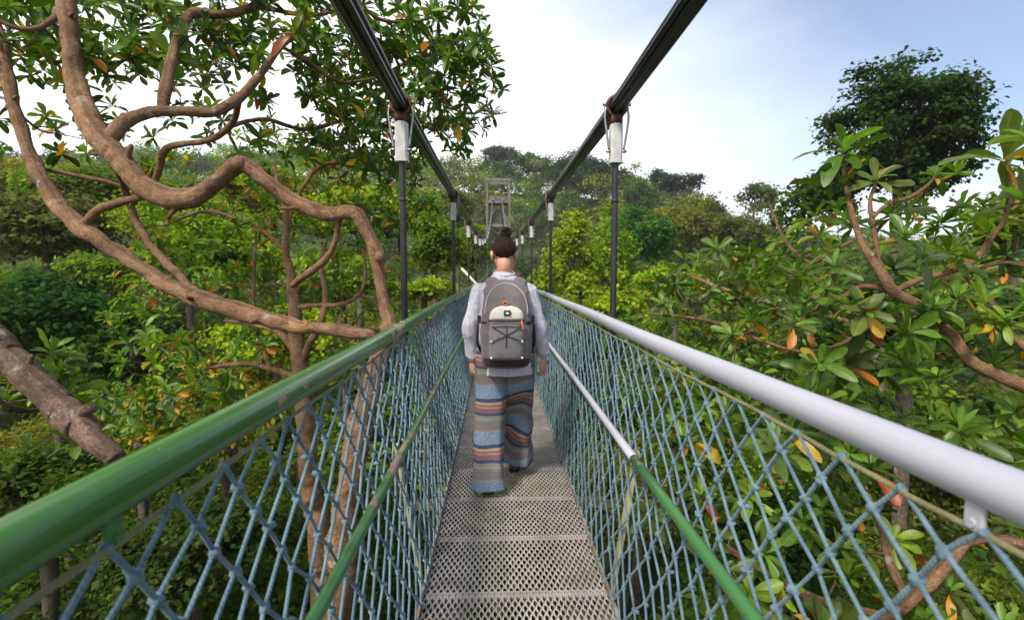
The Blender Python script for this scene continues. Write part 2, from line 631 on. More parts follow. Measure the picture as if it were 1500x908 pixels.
# ---- expanded metal deck
def grating(mb, ya, yb, sw, lw, wid, th):
    nx = int(round(.80 / sw))
    xs = XC - .40 + np.arange(nx + 1) * (.80 / nx)
    rows = int((yb - ya) / (lw / 2))
    yj = ya + np.arange(rows) * lw / 2
    b = lw * .11
    yy = np.stack([yj - b, yj + b], 1).ravel()
    jj = np.repeat(np.arange(rows), 2)
    amp = (.80 / nx - wid * .82) / 2
    for m, x in enumerate(xs):
        s = np.where((jj + m) % 2 == 0, 1.0, -1.0)
        xx = x + s * amp
        tilt = s * .0016
        z = zd(yy)
        w2 = wid / 2
        V = np.stack([np.column_stack([xx - w2, yy, z + tilt]), np.column_stack([xx + w2, yy, z - tilt]),
                      np.column_stack([xx + w2, yy, z - tilt - th]), np.column_stack([xx - w2, yy, z + tilt - th])], 1).reshape(-1, 3)
        n = len(yy)
        i, k = np.meshgrid(np.arange(n - 1), np.arange(4), indexing='ij')
        k2 = (k + 1) % 4
        mb.add(V, np.stack([i * 4 + k, (i + 1) * 4 + k, (i + 1) * 4 + k2, i * 4 + k2], -1).reshape(-1, 4))


mb = MB()
grating(mb, .6, 13.0, .0143, .060, .0074, .003)
grating(mb, 13.0, Y1, .08, .18, .03, .004)
grating(mb, Y0, .6, .08, .18, .03, .004)
mb.build("deck_grating", M['grate'], bridge, smooth=False)

for k in range(24):
    y = 1.13 + .46 * k
    b = MB()
    box(b, (XC, y, float(zd(y)) - .0085), (.80, .046, .005))
    box(b, (XC, y + .01, float(zd(y)) - .0325), (.80, .006, .042))
    b.build("cross_beam", M['grate'], bridge, False)
for s in (-1, 1):
    b = MB()
    ys = np.linspace(Y0, Y1, 60)
    for y_a, y_b in zip(ys[:-1], ys[1:]):
        ym, dy = (y_a + y_b) / 2, y_b - y_a
        box(b, (XC + s * .412, ym, float(zd(ym)) - .02), (.012, dy - .004, .085))
        box(b, (XC + s * .39, ym, float(zd(ym)) - .060), (.05, dy - .004, .008))
    b.build("side_beam", M['edge'], bridge, False)
    b = MB()
    for y_a, y_b in zip(ys[:-1], ys[1:]):
        ym, dy = (y_a + y_b) / 2, y_b - y_a
        box(b, (XC + s * .30, ym, float(zd(ym)) - .12), (.15, dy - .004, .05))
    b.build("under_beam", M['olive'], bridge, False)
for k in range(9):
    y = 3.24 + 3.8 * k
    b = MB()
    box(b, (XC, y, float(zd(y)) - .17), (1.50, .07, .05))
    b.build("outrigger_beam", M['olive'], bridge, False)

# ---- rails
ys = np.concatenate([np.linspace(Y0, 12, 60), np.linspace(12.5, Y1, 60)])
for s in (-1, 1):
    b = MB()
    zr = 1.11
    wob = .004 * np.sin(ys * 1.3 + s)
    tube(b, np.column_stack([XC + s * .629 + wob, ys, zr + zd(ys) + .003 * np.sin(ys * 2.1)]), .036, 20)
    # welded sleeve joints
    o = b.build("handrail", M['green'] if s < 0 else M['white'], bridge)
    o["label"] = "green worn handrail" if s < 0 else "white handrail"
    b = MB()
    zl = 1.048
    yl = np.arange(Y0, 26, .05)
    tube(b, np.column_stack([XC + s * half(zl) + .002 * np.sin(yl * 31), yl, zl + zd(yl) + .004 * np.sin(yl * 6)]), .0055, 6)
    b.build("lacing_rope", M['lace'], bridge)


def mid_rail(s, ya, yb, mat, label):
    b = MB()
    n = max(4, int((yb - ya) * 3))
    y = np.linspace(ya, yb, n)
    tube(b, np.column_stack([XC + s * (half(.63) - .028) + 0 * y, y, .63 + zd(y) + .003 * np.sin(y * 2.2)]), .019, 14)
    o = b.build("mid_rail", mat, bridge)
    o["label"] = label


mid_rail(-1, Y0, Y1, M['green2'], "green mid rail")
mid_rail(1, Y0, 2.0, M['green2'], "green near length of mid rail")
mid_rail(1, 2.003, Y1, M['white'], "white far length of mid rail")

# ---- nets
t = (1 + 5 ** .5) / 2
ICO = nrm(np.array([[-1, t, 0], [1, t, 0], [-1, -t, 0], [1, -t, 0], [0, -1, t], [0, 1, t], [0, -1, -t], [0, 1, -t], [t, 0, -1], [t, 0, 1], [-t, 0, -1], [-t, 0, 1]], float))
ICOF = np.array([[0, 11, 5], [0, 5, 1], [0, 1, 7], [0, 7, 10], [0, 10, 11], [1, 5, 9], [5, 11, 4], [11, 10, 2], [10, 7, 6], [7, 1, 8], [3, 9, 4], [3, 4, 2], [3, 2, 6], [3, 6, 8], [3, 8, 9], [4, 9, 5], [2, 4, 11], [6, 2, 10], [8, 6, 7], [9, 8, 1]])


def rotations(n, r):
    q = nrm(r.randn(n, 4))
    w, x, y, z = q.T
    return np.stack([np.stack([1 - 2 * (y * y + z * z), 2 * (x * y - z * w), 2 * (x * z + y * w)], -1),
                     np.stack([2 * (x * y + z * w), 1 - 2 * (x * x + z * z), 2 * (y * z - x * w)], -1),
                     np.stack([2 * (x * z - y * w), 2 * (y * z + x * w), 1 - 2 * (x * x + y * y)], -1)], 1)


def blobs(mb, C, scale, r, F3=ICOF, T=ICO):
    n = len(C)
    if n == 0: return
    Rm = rotations(n, r)
    S = np.asarray(scale)[None, None] * (1 + .25 * (r.rand(n, 1, 3) - .5))
    V = np.einsum('nij,nkj->nki', Rm, T[None] * S) + C[:, None]
    mb.add(V.reshape(-1, 3), (np.arange(n)[:, None, None] * len(T) + F3[None]).reshape(-1, 3), uv=np.tile(T[:, :2] * .01, (n, 1)))


for s in (-1, 1):
    r = np.random.RandomState(5 + s)
    hp, K, YE = .0715, 16, 27.6
    ni = int((YE - Y0) / hp)
    I, Kk = np.meshgrid(np.arange(ni), np.arange(K + 1), indexing='ij')
    z = 1.050 - (1.050 - .012) * Kk / K
    slack = .018 * np.sin(Kk / K * math.pi)
    amp = np.where((Kk == 0) | (Kk == K), .15, 1.0)
    low = .007 * np.sin(I * .11 + Kk * .25 + s) + .006 * np.sin(I * .037 - Kk * .3)
    Yn = Y0 + I * hp - .034 * Kk + amp * (.0035 * r.randn(*I.shape) + low)
    Zn = z + zd(Yn) + amp * (.0035 * r.randn(*I.shape) + .5 * low)
    Xn = XC + s * (half(z) + slack + .012 * (z > .9) * 0 + amp * .004 * r.randn(*I.shape))
    N = np.stack([Xn, Yn, Zn], -1)
    par = (I + Kk) % 2 == 0
    b = MB()
    A, B = [], []
    for di in (-1, 1):
        ok = par[:, :-1].copy()
        i2 = I[:, :-1] + di
        ok &= (i2 >= 0) & (i2 < ni)
        ii, kk = np.nonzero(ok)
        A.append(N[ii, kk])
        B.append(N[ii + di, kk + 1])
        # the top half-diamonds loop over the lacing rope
    A, B = np.concatenate(A), np.concatenate(B)
    near = A[:, 1] < 6
    bars(b, A[near], B[near], .0046, 6)
    bars(b, A[~near], B[~near], .0048, 4)
    ii, kk = np.nonzero(par & (Kk > 0))
    C = N[ii, kk]
    nearK = C[:, 1] < 4.5
    blobs(b, C[nearK], (.0138, .0115, .0105), r)
    blobs(b, C[nearK] + .004 * r.randn(nearK.sum(), 3), (.0138, .0090, .0085), r)
    OCT = np.array([[1, 0, 0], [-1, 0, 0], [0, 1, 0], [0, -1, 0], [0, 0, 1], [0, 0, -1]], float)
    OF = np.array([[0, 2, 4], [2, 1, 4], [1, 3, 4], [3, 0, 4], [2, 0, 5], [1, 2, 5], [3, 1, 5], [0, 3, 5]])
    blobs(b, C[~nearK], (.0138, .0115, .0105), r, OF, OCT)
    # little hitches round the lacing rope at each top loop
    top = N[par & (Kk == 0)]
    blobs(b, top[top[:, 1] < 8] + np.array([0, 0, -.002]), (.011, .008, .012), r)
    b.build("rope_net", M['rope'], bridge)

# ---- stanchions and rail brackets
for s in (-1, 1):
    for k in range(6):
        y = 2.22 + 1.9 * k + (-.1 if s > 0 else 0)
        b = MB()
        za, zb = -.09, .62
        xa, xb = XC + s * .440, XC + s * .553
        ang = math.atan2(xb - xa, zb - za)
        rot = np.array([[math.cos(ang), 0, math.sin(ang)], [0, 1, 0], [-math.sin(ang), 0, math.cos(ang)]])
        box(b, ((xa + xb) / 2, y, (za + zb) / 2 + float(zd(y))), (.012, .055, (zb - za) / math.cos(ang)), rot)
        b.build("stanchion", M['stanchion'], bridge, False)
    for k in range(5):
        y = .66 + 1.9 * k
        b = MB()
        box(b, (XC + s * .615, y, 1.066 + float(zd(y))), (.010, .030, .040), None, None, .003)
        tube(b, [(XC + s * .606, y, 1.056 + float(zd(y))), (XC + s * .626, y, 1.056 + float(zd(y)))], .007, 8)
        b.build("rail_bracket", M['white'] if s > 0 else M['green2'], bridge, False)

# ---- suspension cables: bundles of parallel sheathed strands
ys = np.concatenate([np.linspace(Y0 - 1, 14, 40), np.linspace(15, Y1, 52)])
XH = {-1: -.612, 1: .790}
XT = {-1: -.48, 1: .86}


def xcable(s, y):
    f = np.clip((np.asarray(y, float) - 20) / 46, 0, 1)
    return XH[s] * (1 - f) + XT[s] * f


for s in (-1, 1):
    b = MB()
    for k in range(7):
        a = k / 6 * 2 * math.pi + .26
        rr = .034 if k < 6 else 0
        tube(b, np.column_stack([xcable(s, ys) + rr * math.cos(a), ys, zc(ys) + rr * math.sin(a)]), .0195, 9)
    b.build("suspension_cable", M['black'], bridge)

hang0 = {}
for k in range(-1, 16):
    y = 3.24 + 3.8 * k
    for s in (-1, 1):
        x, zt, zb = float(xcable(s, y)), float(zc(y)), float(zd(y)) - .20
        # rod
        b = MB()
        tube(b, [(x, y, zb), (x, y, zb + .3), (x, y, zt - .37), (x, y, zt - .33)], .0215, 12)
        if k < 4:
            tube(b, [(x, y, zt - .62), (x, y, zt - .616), (x, y, zt - .60), (x, y, zt - .596)], [.0225, .0245, .0245, .0225], 12)
        h = b.build("hanger", M['rod'], bridge)
        # white sleeve box
        b = MB()
        w = .078
        box(b, (x, y, zt - .235), (w, w, .235), None, None, .012)
        box(b, (x, y, zt - .358), (w + .006, w + .006, .012), None, None, .012)
        box(b, (x, y, zt - .114), (w - .018, w - .018, .010), None, None, .012)
        b.build("sleeve", M['galv'], h, False)
        if k > 6: continue
        # rusty clamp saddle round the cable
        b = MB()
        a = np.linspace(0, 2 * math.pi, 17)
        for dy in (-.022, .022):
            tube(b, np.column_stack([x + .064 * np.cos(a), 0 * a + y + dy, zt + .064 * np.sin(a)]), .011, 6, cap=False)
        box(b, (x, y, zt - .080), (.060, .066, .050))
        box(b, (x, y + .004, zt + .070), (.030, .080, .018))
        for sx in (-1, 1):
            for dy in (-.024, .024):
                tube(b, [(x + sx * .030, y + dy, zt - .115), (x + sx * .030, y + dy, zt - .045)], .008, 6)
        b.build("clamp", M['rust'], h)
        # strap loops down both sides
        for sx in (-1, 1):
            b = MB()
            pts, rad = resample([(x + sx * .066, y - .012, zt + .012), (x + sx * .078, y - .02, zt - .06), (x + sx * .066, y - .022, zt - .17), (x + sx * .047, y - .02, zt - .29)], [.0075] * 4, .03)
            tube(b, pts, rad, 7)
            tube(b, [(x + sx * .058, y - .012, zt + .012), (x + sx * .092, y - .012, zt + .012)], .011, 6)
            tube(b, [(x + sx * .036, y - .02, zt - .29), (x + sx * .066, y - .02, zt - .29)], .010, 6)
            b.build("strap", M['steel'], h)

b = MB()
tube(b, [P(676.5, 393.5, 12.2), P(694, 412, 12.0), P(709, 428, 12.0)], .032, 8)
b.build("pale_strut", M['pale_pole'], bridge)

# ================================================================== TOWER at the far end
tw = P(730, 394, 66.5)
tower = empty("bridge_tower", (float(tw[0]), float(tw[1]), -10.0))
tag(tower, "tall weathered timber tower frame holding the cables where the footbridge ends", "tower")
k66 = 66.5 / F


def tz(py): return float(P(730, py, 66.5)[2]) + 10.0


def part_box(name, parent, mat, boxes):
    b = MB()
    for c, sz, *rt in boxes: box(b, c, sz, rt[0] if rt else None)
    return b.build(name, mat, parent, False)


def roty(a):
    return np.array([[math.cos(a), 0, math.sin(a)], [0, 1, 0], [-math.sin(a), 0, math.cos(a)]])


HW = 16.3 * k66
for s in (-1, 1):
    for dy in (0, 2.2):
        part_box("post", tower, M['timber'], [((s * HW, dy, tz(263) / 2), (.25, .25, tz(263)))])
for yy in (-.19, 2.41):
    part_box("cross_beam", tower, M['timber'], [((0, yy, tz(265.5)), (2 * HW + .5, .10, .36))])
part_box("platform", tower, M['timber'], [((0, 1.1, tz(297)), (2 * HW - .36, 2.6, .34))])
for yy, pz in ((-.1, 289.5), (2.3, 288)):
    rail = [((0, yy, tz(pz)), (2 * HW - .4, .08, .10))]
    for q in np.linspace(-HW + .4, HW - .4, 8): rail.append(((q, yy, tz(pz + 3.6)), (.09, .07, .66)))
    part_box("platform_railing", tower, M['timber'], rail)
part_box("cross_beam", tower, M['timber'], [((0, 0, tz(331)), (2 * HW - .36, .28, .40))])
for s in (-1, 1):
    a = math.atan2(-s * (HW - .35), tz(300) - tz(330))
    part_box("diagonal_brace", tower, M['timber'], [((s * (HW + .2) / 2, .35, (tz(300) + tz(330)) / 2), (.16, .16, 3.2), roty(a))])
lad = [((-.36, .9, (tz(298) + tz(331)) / 2), (.09, .09, 3.1)), ((.36, .9, (tz(298) + tz(331)) / 2), (.09, .09, 3.1))]
for q in range(9): lad.append(((0, .9, tz(330) + .2 + q * .34), (.64, .06, .10)))
part_box("ladder", tower, M['timber'], lad)
for s in (-1, 1):
    part_box("cable_saddle", tower, M['steel'], [((XT[s] - tw[0], -.3, tz(294)), (.25, .5, .25))])
# ================================================================== PEOPLE


def cloth_mat(name, col, col2=None, weave=260, folds=.5, thin=0.0):
    m, nt, b, out = new_mat(name)
    col2 = col2 or [x * .8 for x in col]
    n = tex_noise(nt, 35, 5, .6)
    c = ramp(nt, n, [(.3, col2), (.7, col)])
    if thin:
        uvn = tex_noise(nt, 90, 2, .5, vec_scale=(1, 1, .04))
        st = ramp(nt, uvn, [(.45, (.86, .86, .88)), (.6, (1, 1, 1))])
        c = mixc(nt, 1.0, c, st, 'MULTIPLY')
    nt.links.new(c, b.inputs['Base Color'])
    b.inputs['Roughness'].default_value = .85
    b.inputs['Specular IOR Level'].default_value = .2
    b.inputs['Sheen Weight'].default_value = .15
    f = tex_noise(nt, 11, 4, .55, dist=1.2)
    w = tex_noise(nt, weave, 2)
    bump(nt, b, math_n(nt, 'ADD', f, math_n(nt, 'MULTIPLY', w, .06)), folds, .03)
    return m


def skin_mat():
    m, nt, b, out = new_mat("skin")
    n = tex_noise(nt, 14, 5, .6)
    c = ramp(nt, n, [(.3, (.46, .215, .135)), (.7, (.58, .30, .20))])
    nt.links.new(c, b.inputs['Base Color'])
    b.inputs['Roughness'].default_value = .5
    b.inputs['Subsurface Weight'].default_value = .15
    b.inputs['Subsurface Radius'].default_value = (.012, .004, .002)
    b.inputs['Subsurface Scale'].default_value = .5
    bump(nt, b, tex_noise(nt, 120, 3), .12, .002)
    return m


def hair_mat(name, dark, light):
    m, nt, b, out = new_mat(name)
    n = tex_noise(nt, 60, 4, .6, vec_scale=(1.6, 1.6, .18), dist=.6)
    c = ramp(nt, n, [(.38, dark), (.66, light)])
    nt.links.new(c, b.inputs['Base Color'])
    b.inputs['Roughness'].default_value = .55
    b.inputs['Specular IOR Level'].default_value = .16
    bump(nt, b, n, 1.0, .014)
    return m


def stripes_mat():
    """woven ethnic stripes that repeat down the trouser leg; V of the UV map is metres along the leg"""
    m, nt, b, out = new_mat("striped_cotton")
    uv = nd(nt, "ShaderNodeUVMap")
    sx = nd(nt, "ShaderNodeSeparateXYZ")
    nt.links.new(uv.outputs[0], sx.inputs[0])
    wob = math_n(nt, 'MULTIPLY', math_n(nt, 'SUBTRACT', tex_noise(nt, 40, 3), .5), .008)
    v = math_n(nt, 'ADD', sx.outputs[1], wob)
    fr = math_n(nt, 'FRACT', math_n(nt, 'DIVIDE', math_n(nt, 'ADD', v, .013), .298))
    blue, navy, beige, red = (.135, .185, .25), (.045, .055, .10), (.28, .23, .185), (.31, .10, .068)
    mauve, sage, brown, grey, orange = (.175, .105, .12), (.155, .175, .145), (.15, .105, .065), (.14, .15, .17), (.24, .14, .08)
    stops = [(0, blue), (.255, navy), (.335, beige), (.385, red), (.435, beige), (.465, mauve), (.575, navy), (.635, sage), (.715, beige), (.735, brown), (.755, sage), (.785, grey), (.86, orange), (.885, grey), (.955, orange), (.98, (.2, .2, .22))]
    c = ramp(nt, fr, stops, 'CONSTANT')
    # small woven motifs: dots and zigzags along each band
    u = math_n(nt, 'MULTIPLY', sx.outputs[0], 0.66)   # metres round the leg
    zig = math_n(nt, 'PINGPONG', math_n(nt, 'ADD', u, 0.0), .008)
    tri = math_n(nt, 'SINE', math_n(nt, 'ADD', math_n(nt, 'MULTIPLY', zig, 520), math_n(nt, 'MULTIPLY', v, 520)))
    dots = math_n(nt, 'MULTIPLY', math_n(nt, 'SINE', math_n(nt, 'MULTIPLY', u, 700)), math_n(nt, 'SINE', math_n(nt, 'MULTIPLY', v, 620)))
    sel = ramp(nt, fr, [(0, (0, 0, 0)), (.385, (1, 1, 1)), (.575, (0, 0, 0)), (.785, (1, 1, 1)), (.955, (0, 0, 0))], 'CONSTANT')
    tw = ramp(nt, tri, [(.35, (.62, .6, .64)), (.65, (1.35, 1.3, 1.2))])
    c = mixc(nt, math_n(nt, 'MULTIPLY', sel, .8), c, mixc(nt, 1.0, c, tw, 'MULTIPLY'))
    selb = ramp(nt, fr, [(0, (1, 1, 1)), (.255, (0, 0, 0))], 'CONSTANT')
    sp = ramp(nt, tex_noise(nt, 190, 3, .7), [(.4, (.55, .6, .7)), (.62, (1.75, 1.6, 1.45))])
    c = mixc(nt, math_n(nt, 'MULTIPLY', selb, .85), c, mixc(nt, 1.0, c, sp, 'MULTIPLY'))
    nt.links.new(c, b.inputs['Base Color'])
    b.inputs['Roughness'].default_value = .9
    b.inputs['Specular IOR Level'].default_value = .15
    f = tex_noise(nt, 9, 4, .55, vec_scale=(1, 1, .5), dist=1.0)
    bump(nt, b, math_n(nt, 'ADD', f, math_n(nt, 'MULTIPLY', tex_noise(nt, 300, 2), .08)), .35, .03)
    return m


M['skin'] = skin_mat()
M['hair'] = hair_mat("dark_brown_hair", (.008, .004, .003), (.040, .018, .011))
M['hair_red'] = hair_mat("auburn_hair", (.07, .025, .012), (.22, .09, .04))
M['shirt'] = cloth_mat("pale_grey_cotton", (.50, .49, .55), (.45, .44, .495), folds=.38, thin=1)
M['tee'] = cloth_mat("dull_blue_cotton", (.12, .16, .22))
M['pants2'] = cloth_mat("dark_cotton", (.05, .05, .06))
M['stripe'] = stripes_mat()
M['pack'] = cloth_mat("taupe_nylon", (.150, .128, .126), (.118, .100, .099), 300, .3)
M['pack_light'] = cloth_mat("grey_nylon", (.225, .205, .205), (.18, .163, .163), 300, .28)
M['pack_dark'] = cloth_mat("dark_maroon_base", (.035, .018, .018), None, 300, .2)
M['cream'] = cloth_mat("cream_nylon", (.66, .61, .54), (.58, .54, .48), 300, .2)
M['webbing'] = simple_mat("black_webbing", (.012, .012, .014), .6)
M['cord'] = simple_mat("dark_bungee", (.03, .025, .025), .6)
M['pull'] = simple_mat("orange_pull", (.50, .17, .06), .6)
M['eyelet'] = simple_mat("silver_eyelet", (.72, .72, .74), .35, .6)
M['piping'] = simple_mat("pale_piping", (.36, .32, .31), .6)
M['shoe'] = simple_mat("brown_suede", (.14, .085, .055), .85, 0, .2, .3, 40, .2)
M['sole'] = simple_mat("dark_rubber_sole", (.035, .03, .028), .8, 0, .3, .3, 40, .2)
M['patch'] = simple_mat("black_patch", (.015, .015, .016), .6)
M['logo'] = simple_mat("white_print", (.75, .75, .75), .6)


def limb(mb, pts, rad, sides=16):
    p, r = resample(pts, rad, .012)
    rings = []
    tube(mb, p, r, sides)
    # rounded ends
    for e in (0, -1):
        V = ICO * r[e] * .98 + p[e]
        mb.add(V, ICOF)


def ball(mb, c, s, rot=None):
    a = np.linspace(.05, math.pi - .05, 15)
    b = np.linspace(0, 2 * math.pi, 24, endpoint=False)
    A, B = np.meshgrid(a, b, indexing='ij')
    V = np.stack([np.sin(A) * np.cos(B), np.sin(A) * np.sin(B), np.cos(A)], -1).reshape(-1, 3) * np.asarray(s)
    if rot is not None: V = V @ np.asarray(rot).T
    V = V + np.asarray(c)
    n = 24
    i, j = np.meshgrid(np.arange(14), np.arange(n), indexing='ij')
    j2 = (j + 1) % n
    base = mb.n
    mb.add(V, np.stack([i * n + j, (i + 1) * n + j, (i + 1) * n + j2, i * n + j2], -1).reshape(-1, 4))
    k = np.arange(n)
    k2 = (k + 1) % n
    mb.faces(np.stack([base + 0 * k + 0, base + k, base + k2], -1)[1:-1])
    e = base + 14 * n
    mb.faces(np.stack([e + 0 * k, e + k2, e + k], -1)[1:-1])


def hand(mb, wrist, side, curl, facing):
    """palm, four unequal bent fingers and a thumb; side -1 left, +1 right. Fingers hang down (-z).
    facing: unit vector out of the back of the hand"""
    w = np.asarray(wrist, float)
    dn = nrm(np.array([.02 * side, .10, -1.0]))
    bk = nrm(np.asarray(facing, float) - dn * (np.asarray(facing, float) @ dn))
    ac = np.cross(dn, bk)                       # across the palm
    if ac @ np.array([0, 1.0, 0]) < 0: ac = -ac  # thumb side points forward
    pk = w + dn * .045
    rot = np.stack([ac, bk, dn], 1)
    ball(mb, pk + dn * .005, (.036, .0165, .052), rot)
    ball(mb, w + dn * .004, (.024, .018, .032), rot)
    ball(mb, pk + ac * .018 - bk * .006 - dn * .01, (.017, .015, .032), rot)
    for k, (o, L) in enumerate(((.026, .066), (.009, .076), (-.009, .070), (-.026, .055))):
        p = pk + ac * o + dn * .034
        pts = [p]
        an = curl * (.55 + .12 * k)
        for q, fl in enumerate((.44, .32, .26)):
            d = dn * math.cos(an) - bk * math.sin(an) + ac * o * 2.2
            pts.append(pts[-1] + nrm(d) * L * fl)
            an += curl * (1.0 + .1 * k)
        limb(mb, pts, [.0092, .0086, .0078, .0066], 10)
    p = pk + ac * .028 - dn * .012 - bk * .006
    d1 = nrm(dn * .75 + ac * .55 - bk * .35)
    d2 = nrm(dn * .95 + ac * .12 - bk * .35)
    limb(mb, [p, p + d1 * .036, p + d1 * .036 + d2 * .030, p + d1 * .036 + d2 * .052], [.0125, .0105, .0092, .0072], 10)


def person_body(o, sc=1.0, pose=None):
    """one continuous body surface: head with face and ears, neck, trunk, arms, hands, legs. Local frame: faces +Y"""
    p = pose
    b = MB()
    H = np.array(p['head'])
    tilt = p.get('tilt', .18)
    ct, st = math.cos(-tilt), math.sin(-tilt)
    Rh = np.array([[1, 0, 0], [0, ct, -st], [0, st, ct]])

    def h(x, y, z): return H + Rh @ np.array([x, y, z])
    ball(b, h(0, -.012, .025), (.074, .092, .088), Rh)
    ball(b, h(0, .022, -.035), (.062, .070, .082), Rh)       # face and jaw
    ball(b, h(0, .060, -.092), (.026, .026, .020), Rh)        # chin
    for s in (-1, 1):
        ball(b, h(s * .044, .060, -.025), (.022, .022, .020), Rh)   # cheekbones
        ball(b, h(s * .030, .079, .012), (.024, .014, .008), Rh)    # brows
        ball(b, h(s * .079, -.010, -.012), (.009, .020, .032), Rh)  # ears
        ball(b, h(s * .077, -.004, -.035), (.007, .010, .012), Rh)  # lobes
        ball(b, h(s * .086, -.016, -.004), (.005, .013, .022), Rh)  # rims
    limb(b, [h(0, .085, .005), h(0, .098, -.022), h(0, .106, -.038)], [.008, .011, .012], 10)   # nose
    ball(b, h(0, .088, -.062), (.024, .010, .006), Rh)        # lips
    ball(b, h(0, .086, -.071), (.020, .010, .006), Rh)
    nb = np.array(p['neck'])
    limb(b, [h(0, -.018, -.03), h(0, -.030, -.085), nb, nb + [0, -.005, -.06]], [.050, .047, .051, .075], 20)
    # trunk
    loft(b, ring_interp([(0, 0, 0, nb[2] - .02, .06, .05), (.1, 0, 0, nb[2] - .07, .155, .075), (.3, 0, 0, nb[2] - .2, .150, .095), (.6, 0, 0, 1.02, .115, .085), (.8, 0, 0, .90, .140, .095), (1, 0, 0, .76, .130, .080)], 30), 28)
    for s in (-1, 1):
        a = p['arm'][s]
        limb(b, a, [.044, .038, .034, .024], 14)
        hand(b, a[-1], s, p.get('curl', .45), p['face'][s])
        l = p['leg'][s]
        limb(b, l[:3], [.075, .050, .034], 16)
        limb(b, [l[2], l[3]], [.036, .030], 12)
    return remeshed(b, "body", M['skin'], .0042, 2, o)


def shoe(o, ank, direction, pitch_, mat=M['shoe']):
    """ankle shoe with its sole; direction = heading angle offset, pitch_ = heel lift"""
    c, s_ = math.cos(pitch_), math.sin(pitch_)
    cd, sd = math.cos(direction), math.sin(direction)
    Rm = np.array([[cd, -sd, 0], [sd, cd, 0], [0, 0, 1]]) @ np.array([[1, 0, 0], [0, c, s_], [0, -s_, c]])
    A = np.asarray(ank, float)
    toe = np.array([0, .185, -.07])

    def w(v): return A + Rm @ np.asarray(v, float)
    ex = np.stack([Rm[:, 0], Rm[:, 2], Rm[:, 1]], 1)
    b = MB()
    rings = [(w((0, -.068, -.035)), .018, .022, ex), (w((0, -.058, -.030)), .034, .040, ex), (w((0, -.02, -.022)), .038, .052, ex), (w((0, .03, -.028)), .040, .050, ex),
             (w((0, .09, -.045)), .045, .034, ex), (w((0, .15, -.055)), .044, .026, ex), (w((0, .185, -.06)), .030, .018, ex), (w((0, .195, -.062)), .012, .008, ex)]
    loft(b, rings, 20, 2.3)
    up = b.build("shoe", mat, o)
    b = MB()
    ez = np.stack([Rm[:, 0], Rm[:, 1], Rm[:, 2]], 1)
    out = np.array([[-.030, -.07], [.030, -.07], [.038, -.03], [.036, .04], [.047, .10], [.046, .15], [.028, .195], [-.028, .195], [-.046, .15], [-.047, .10], [-.036, .04], [-.038, -.03]])
    n = len(out)
    V = np.vstack([[w((x, y, -.094)) for x, y in out], [w((x, y, -.070)) for x, y in out], [w((0, .05, -.094)), w((0, .05, -.070))]])
    k = np.arange(n)
    k2 = (k + 1) % n
    b.add(V, np.stack([k, k2, n + k2, n + k], -1))
    b.faces(np.stack([np.full(n, 2 * n), k2, k], -1))
    b.faces(np.stack([np.full(n, 2 * n + 1), n + k, n + k2], -1))
    b.build("sole", M['sole'], up, False)


def ripple(V, amp, scale, seed):
    out = np.empty_like(V)
    for i, v in enumerate(V):
        q = Vector((v[0] * scale + seed, v[1] * scale, v[2] * scale * .7))
        out[i] = mnoise.noise_vector(q)
    return V + out * amp


def displace(o, amp, scale, seed=0.0):
    me = o.data
    n = len(me.vertices)
    V = np.empty(n * 3, np.float32)
    me.vertices.foreach_get("co", V)
    V = V.reshape(-1, 3).astype(float)
    V = ripple(V, amp, scale, seed)
    me.vertices.foreach_set("co", V.astype(np.float32).ravel())
    me.update()


def trouser_leg(b, keys, n=60, sides=40, v0=0.0, fold=.006, seed=0, sag=0.0):
    rings = ring_interp(keys, n)
    r = np.random.RandomState(seed)
    base = b.n
    b0 = len(b.v)
    loft(b, rings, sides, 2.6)
    V = b.v[b0]
    a = np.tile(np.arange(sides) / sides * 2 * math.pi, n)
    t = np.repeat(np.linspace(0, 1, n), sides)
    C = np.repeat(np.array([q[0] for q in rings]), sides, axis=0)
    k = 1 + (fold / .1) * (t ** .8) * (np.sin(3 * a + 2.2 * t + seed) + .7 * np.sin(5 * a - 3 * t + 2 * seed) + .5 * np.sin(8 * a + 5 * t))
    V[:] = C + (V - C) * k[:, None]
    V[:] = ripple(V, .012 + sag, 9.0, seed * 3.1)
    # cloth that crumples: the stripes ride up and down with it
    uv = b.u[b0].copy()
    if sag:
        uv[:, 1] += sag * 2.6 * (np.sin(2 * a + 9 * t) * np.clip(t * 1.5 - .25, 0, 1))
    uv[:, 1] += v0
    b.u[b0] = uv


# ------------------------------------------------------------------ the woman
PX, PY = .052, 3.16
woman = empty("person", (PX, PY, 0))
tag(woman, "woman with dark bun in pale grey shirt and striped wide trousers walking away", "person")
pose = dict(head=(0.0, .035, 1.545), neck=(0.0, -.005, 1.415), tilt=.30,
            arm={-1: [(-.156, -.005, 1.308), (-.222, -.03, 1.07), (-.210, .02, .885), (-.212, .03, .850)],
                 1: [(.156, -.005, 1.308), (.224, -.02, 1.07), (.258, .02, .905), (.264, .025, .862)]},
            face={-1: (-.85, -.45, 0), 1: (.75, -.65, 0)}, curl=.42,
            leg={-1: [(-.085, 0, .86), (-.095, -.03, .46), (-.112, -.105, .135), (-.112, -.092, .090)],
                 1: [(.085, 0, .86), (.10, .16, .47), (.080, .25, .12), (.080, .27, .085)]})
person_body(woman, 1, pose)
# hair: cap over the skull with a nape edge, and a bun
b = MB()
H = np.array(pose['head'])
ct, st = math.cos(-.30), math.sin(-.30)
Rh = np.array([[1, 0, 0], [0, ct, -st], [0, st, ct]])


def hp(x, y, z): return H + Rh @ np.array([x, y, z])


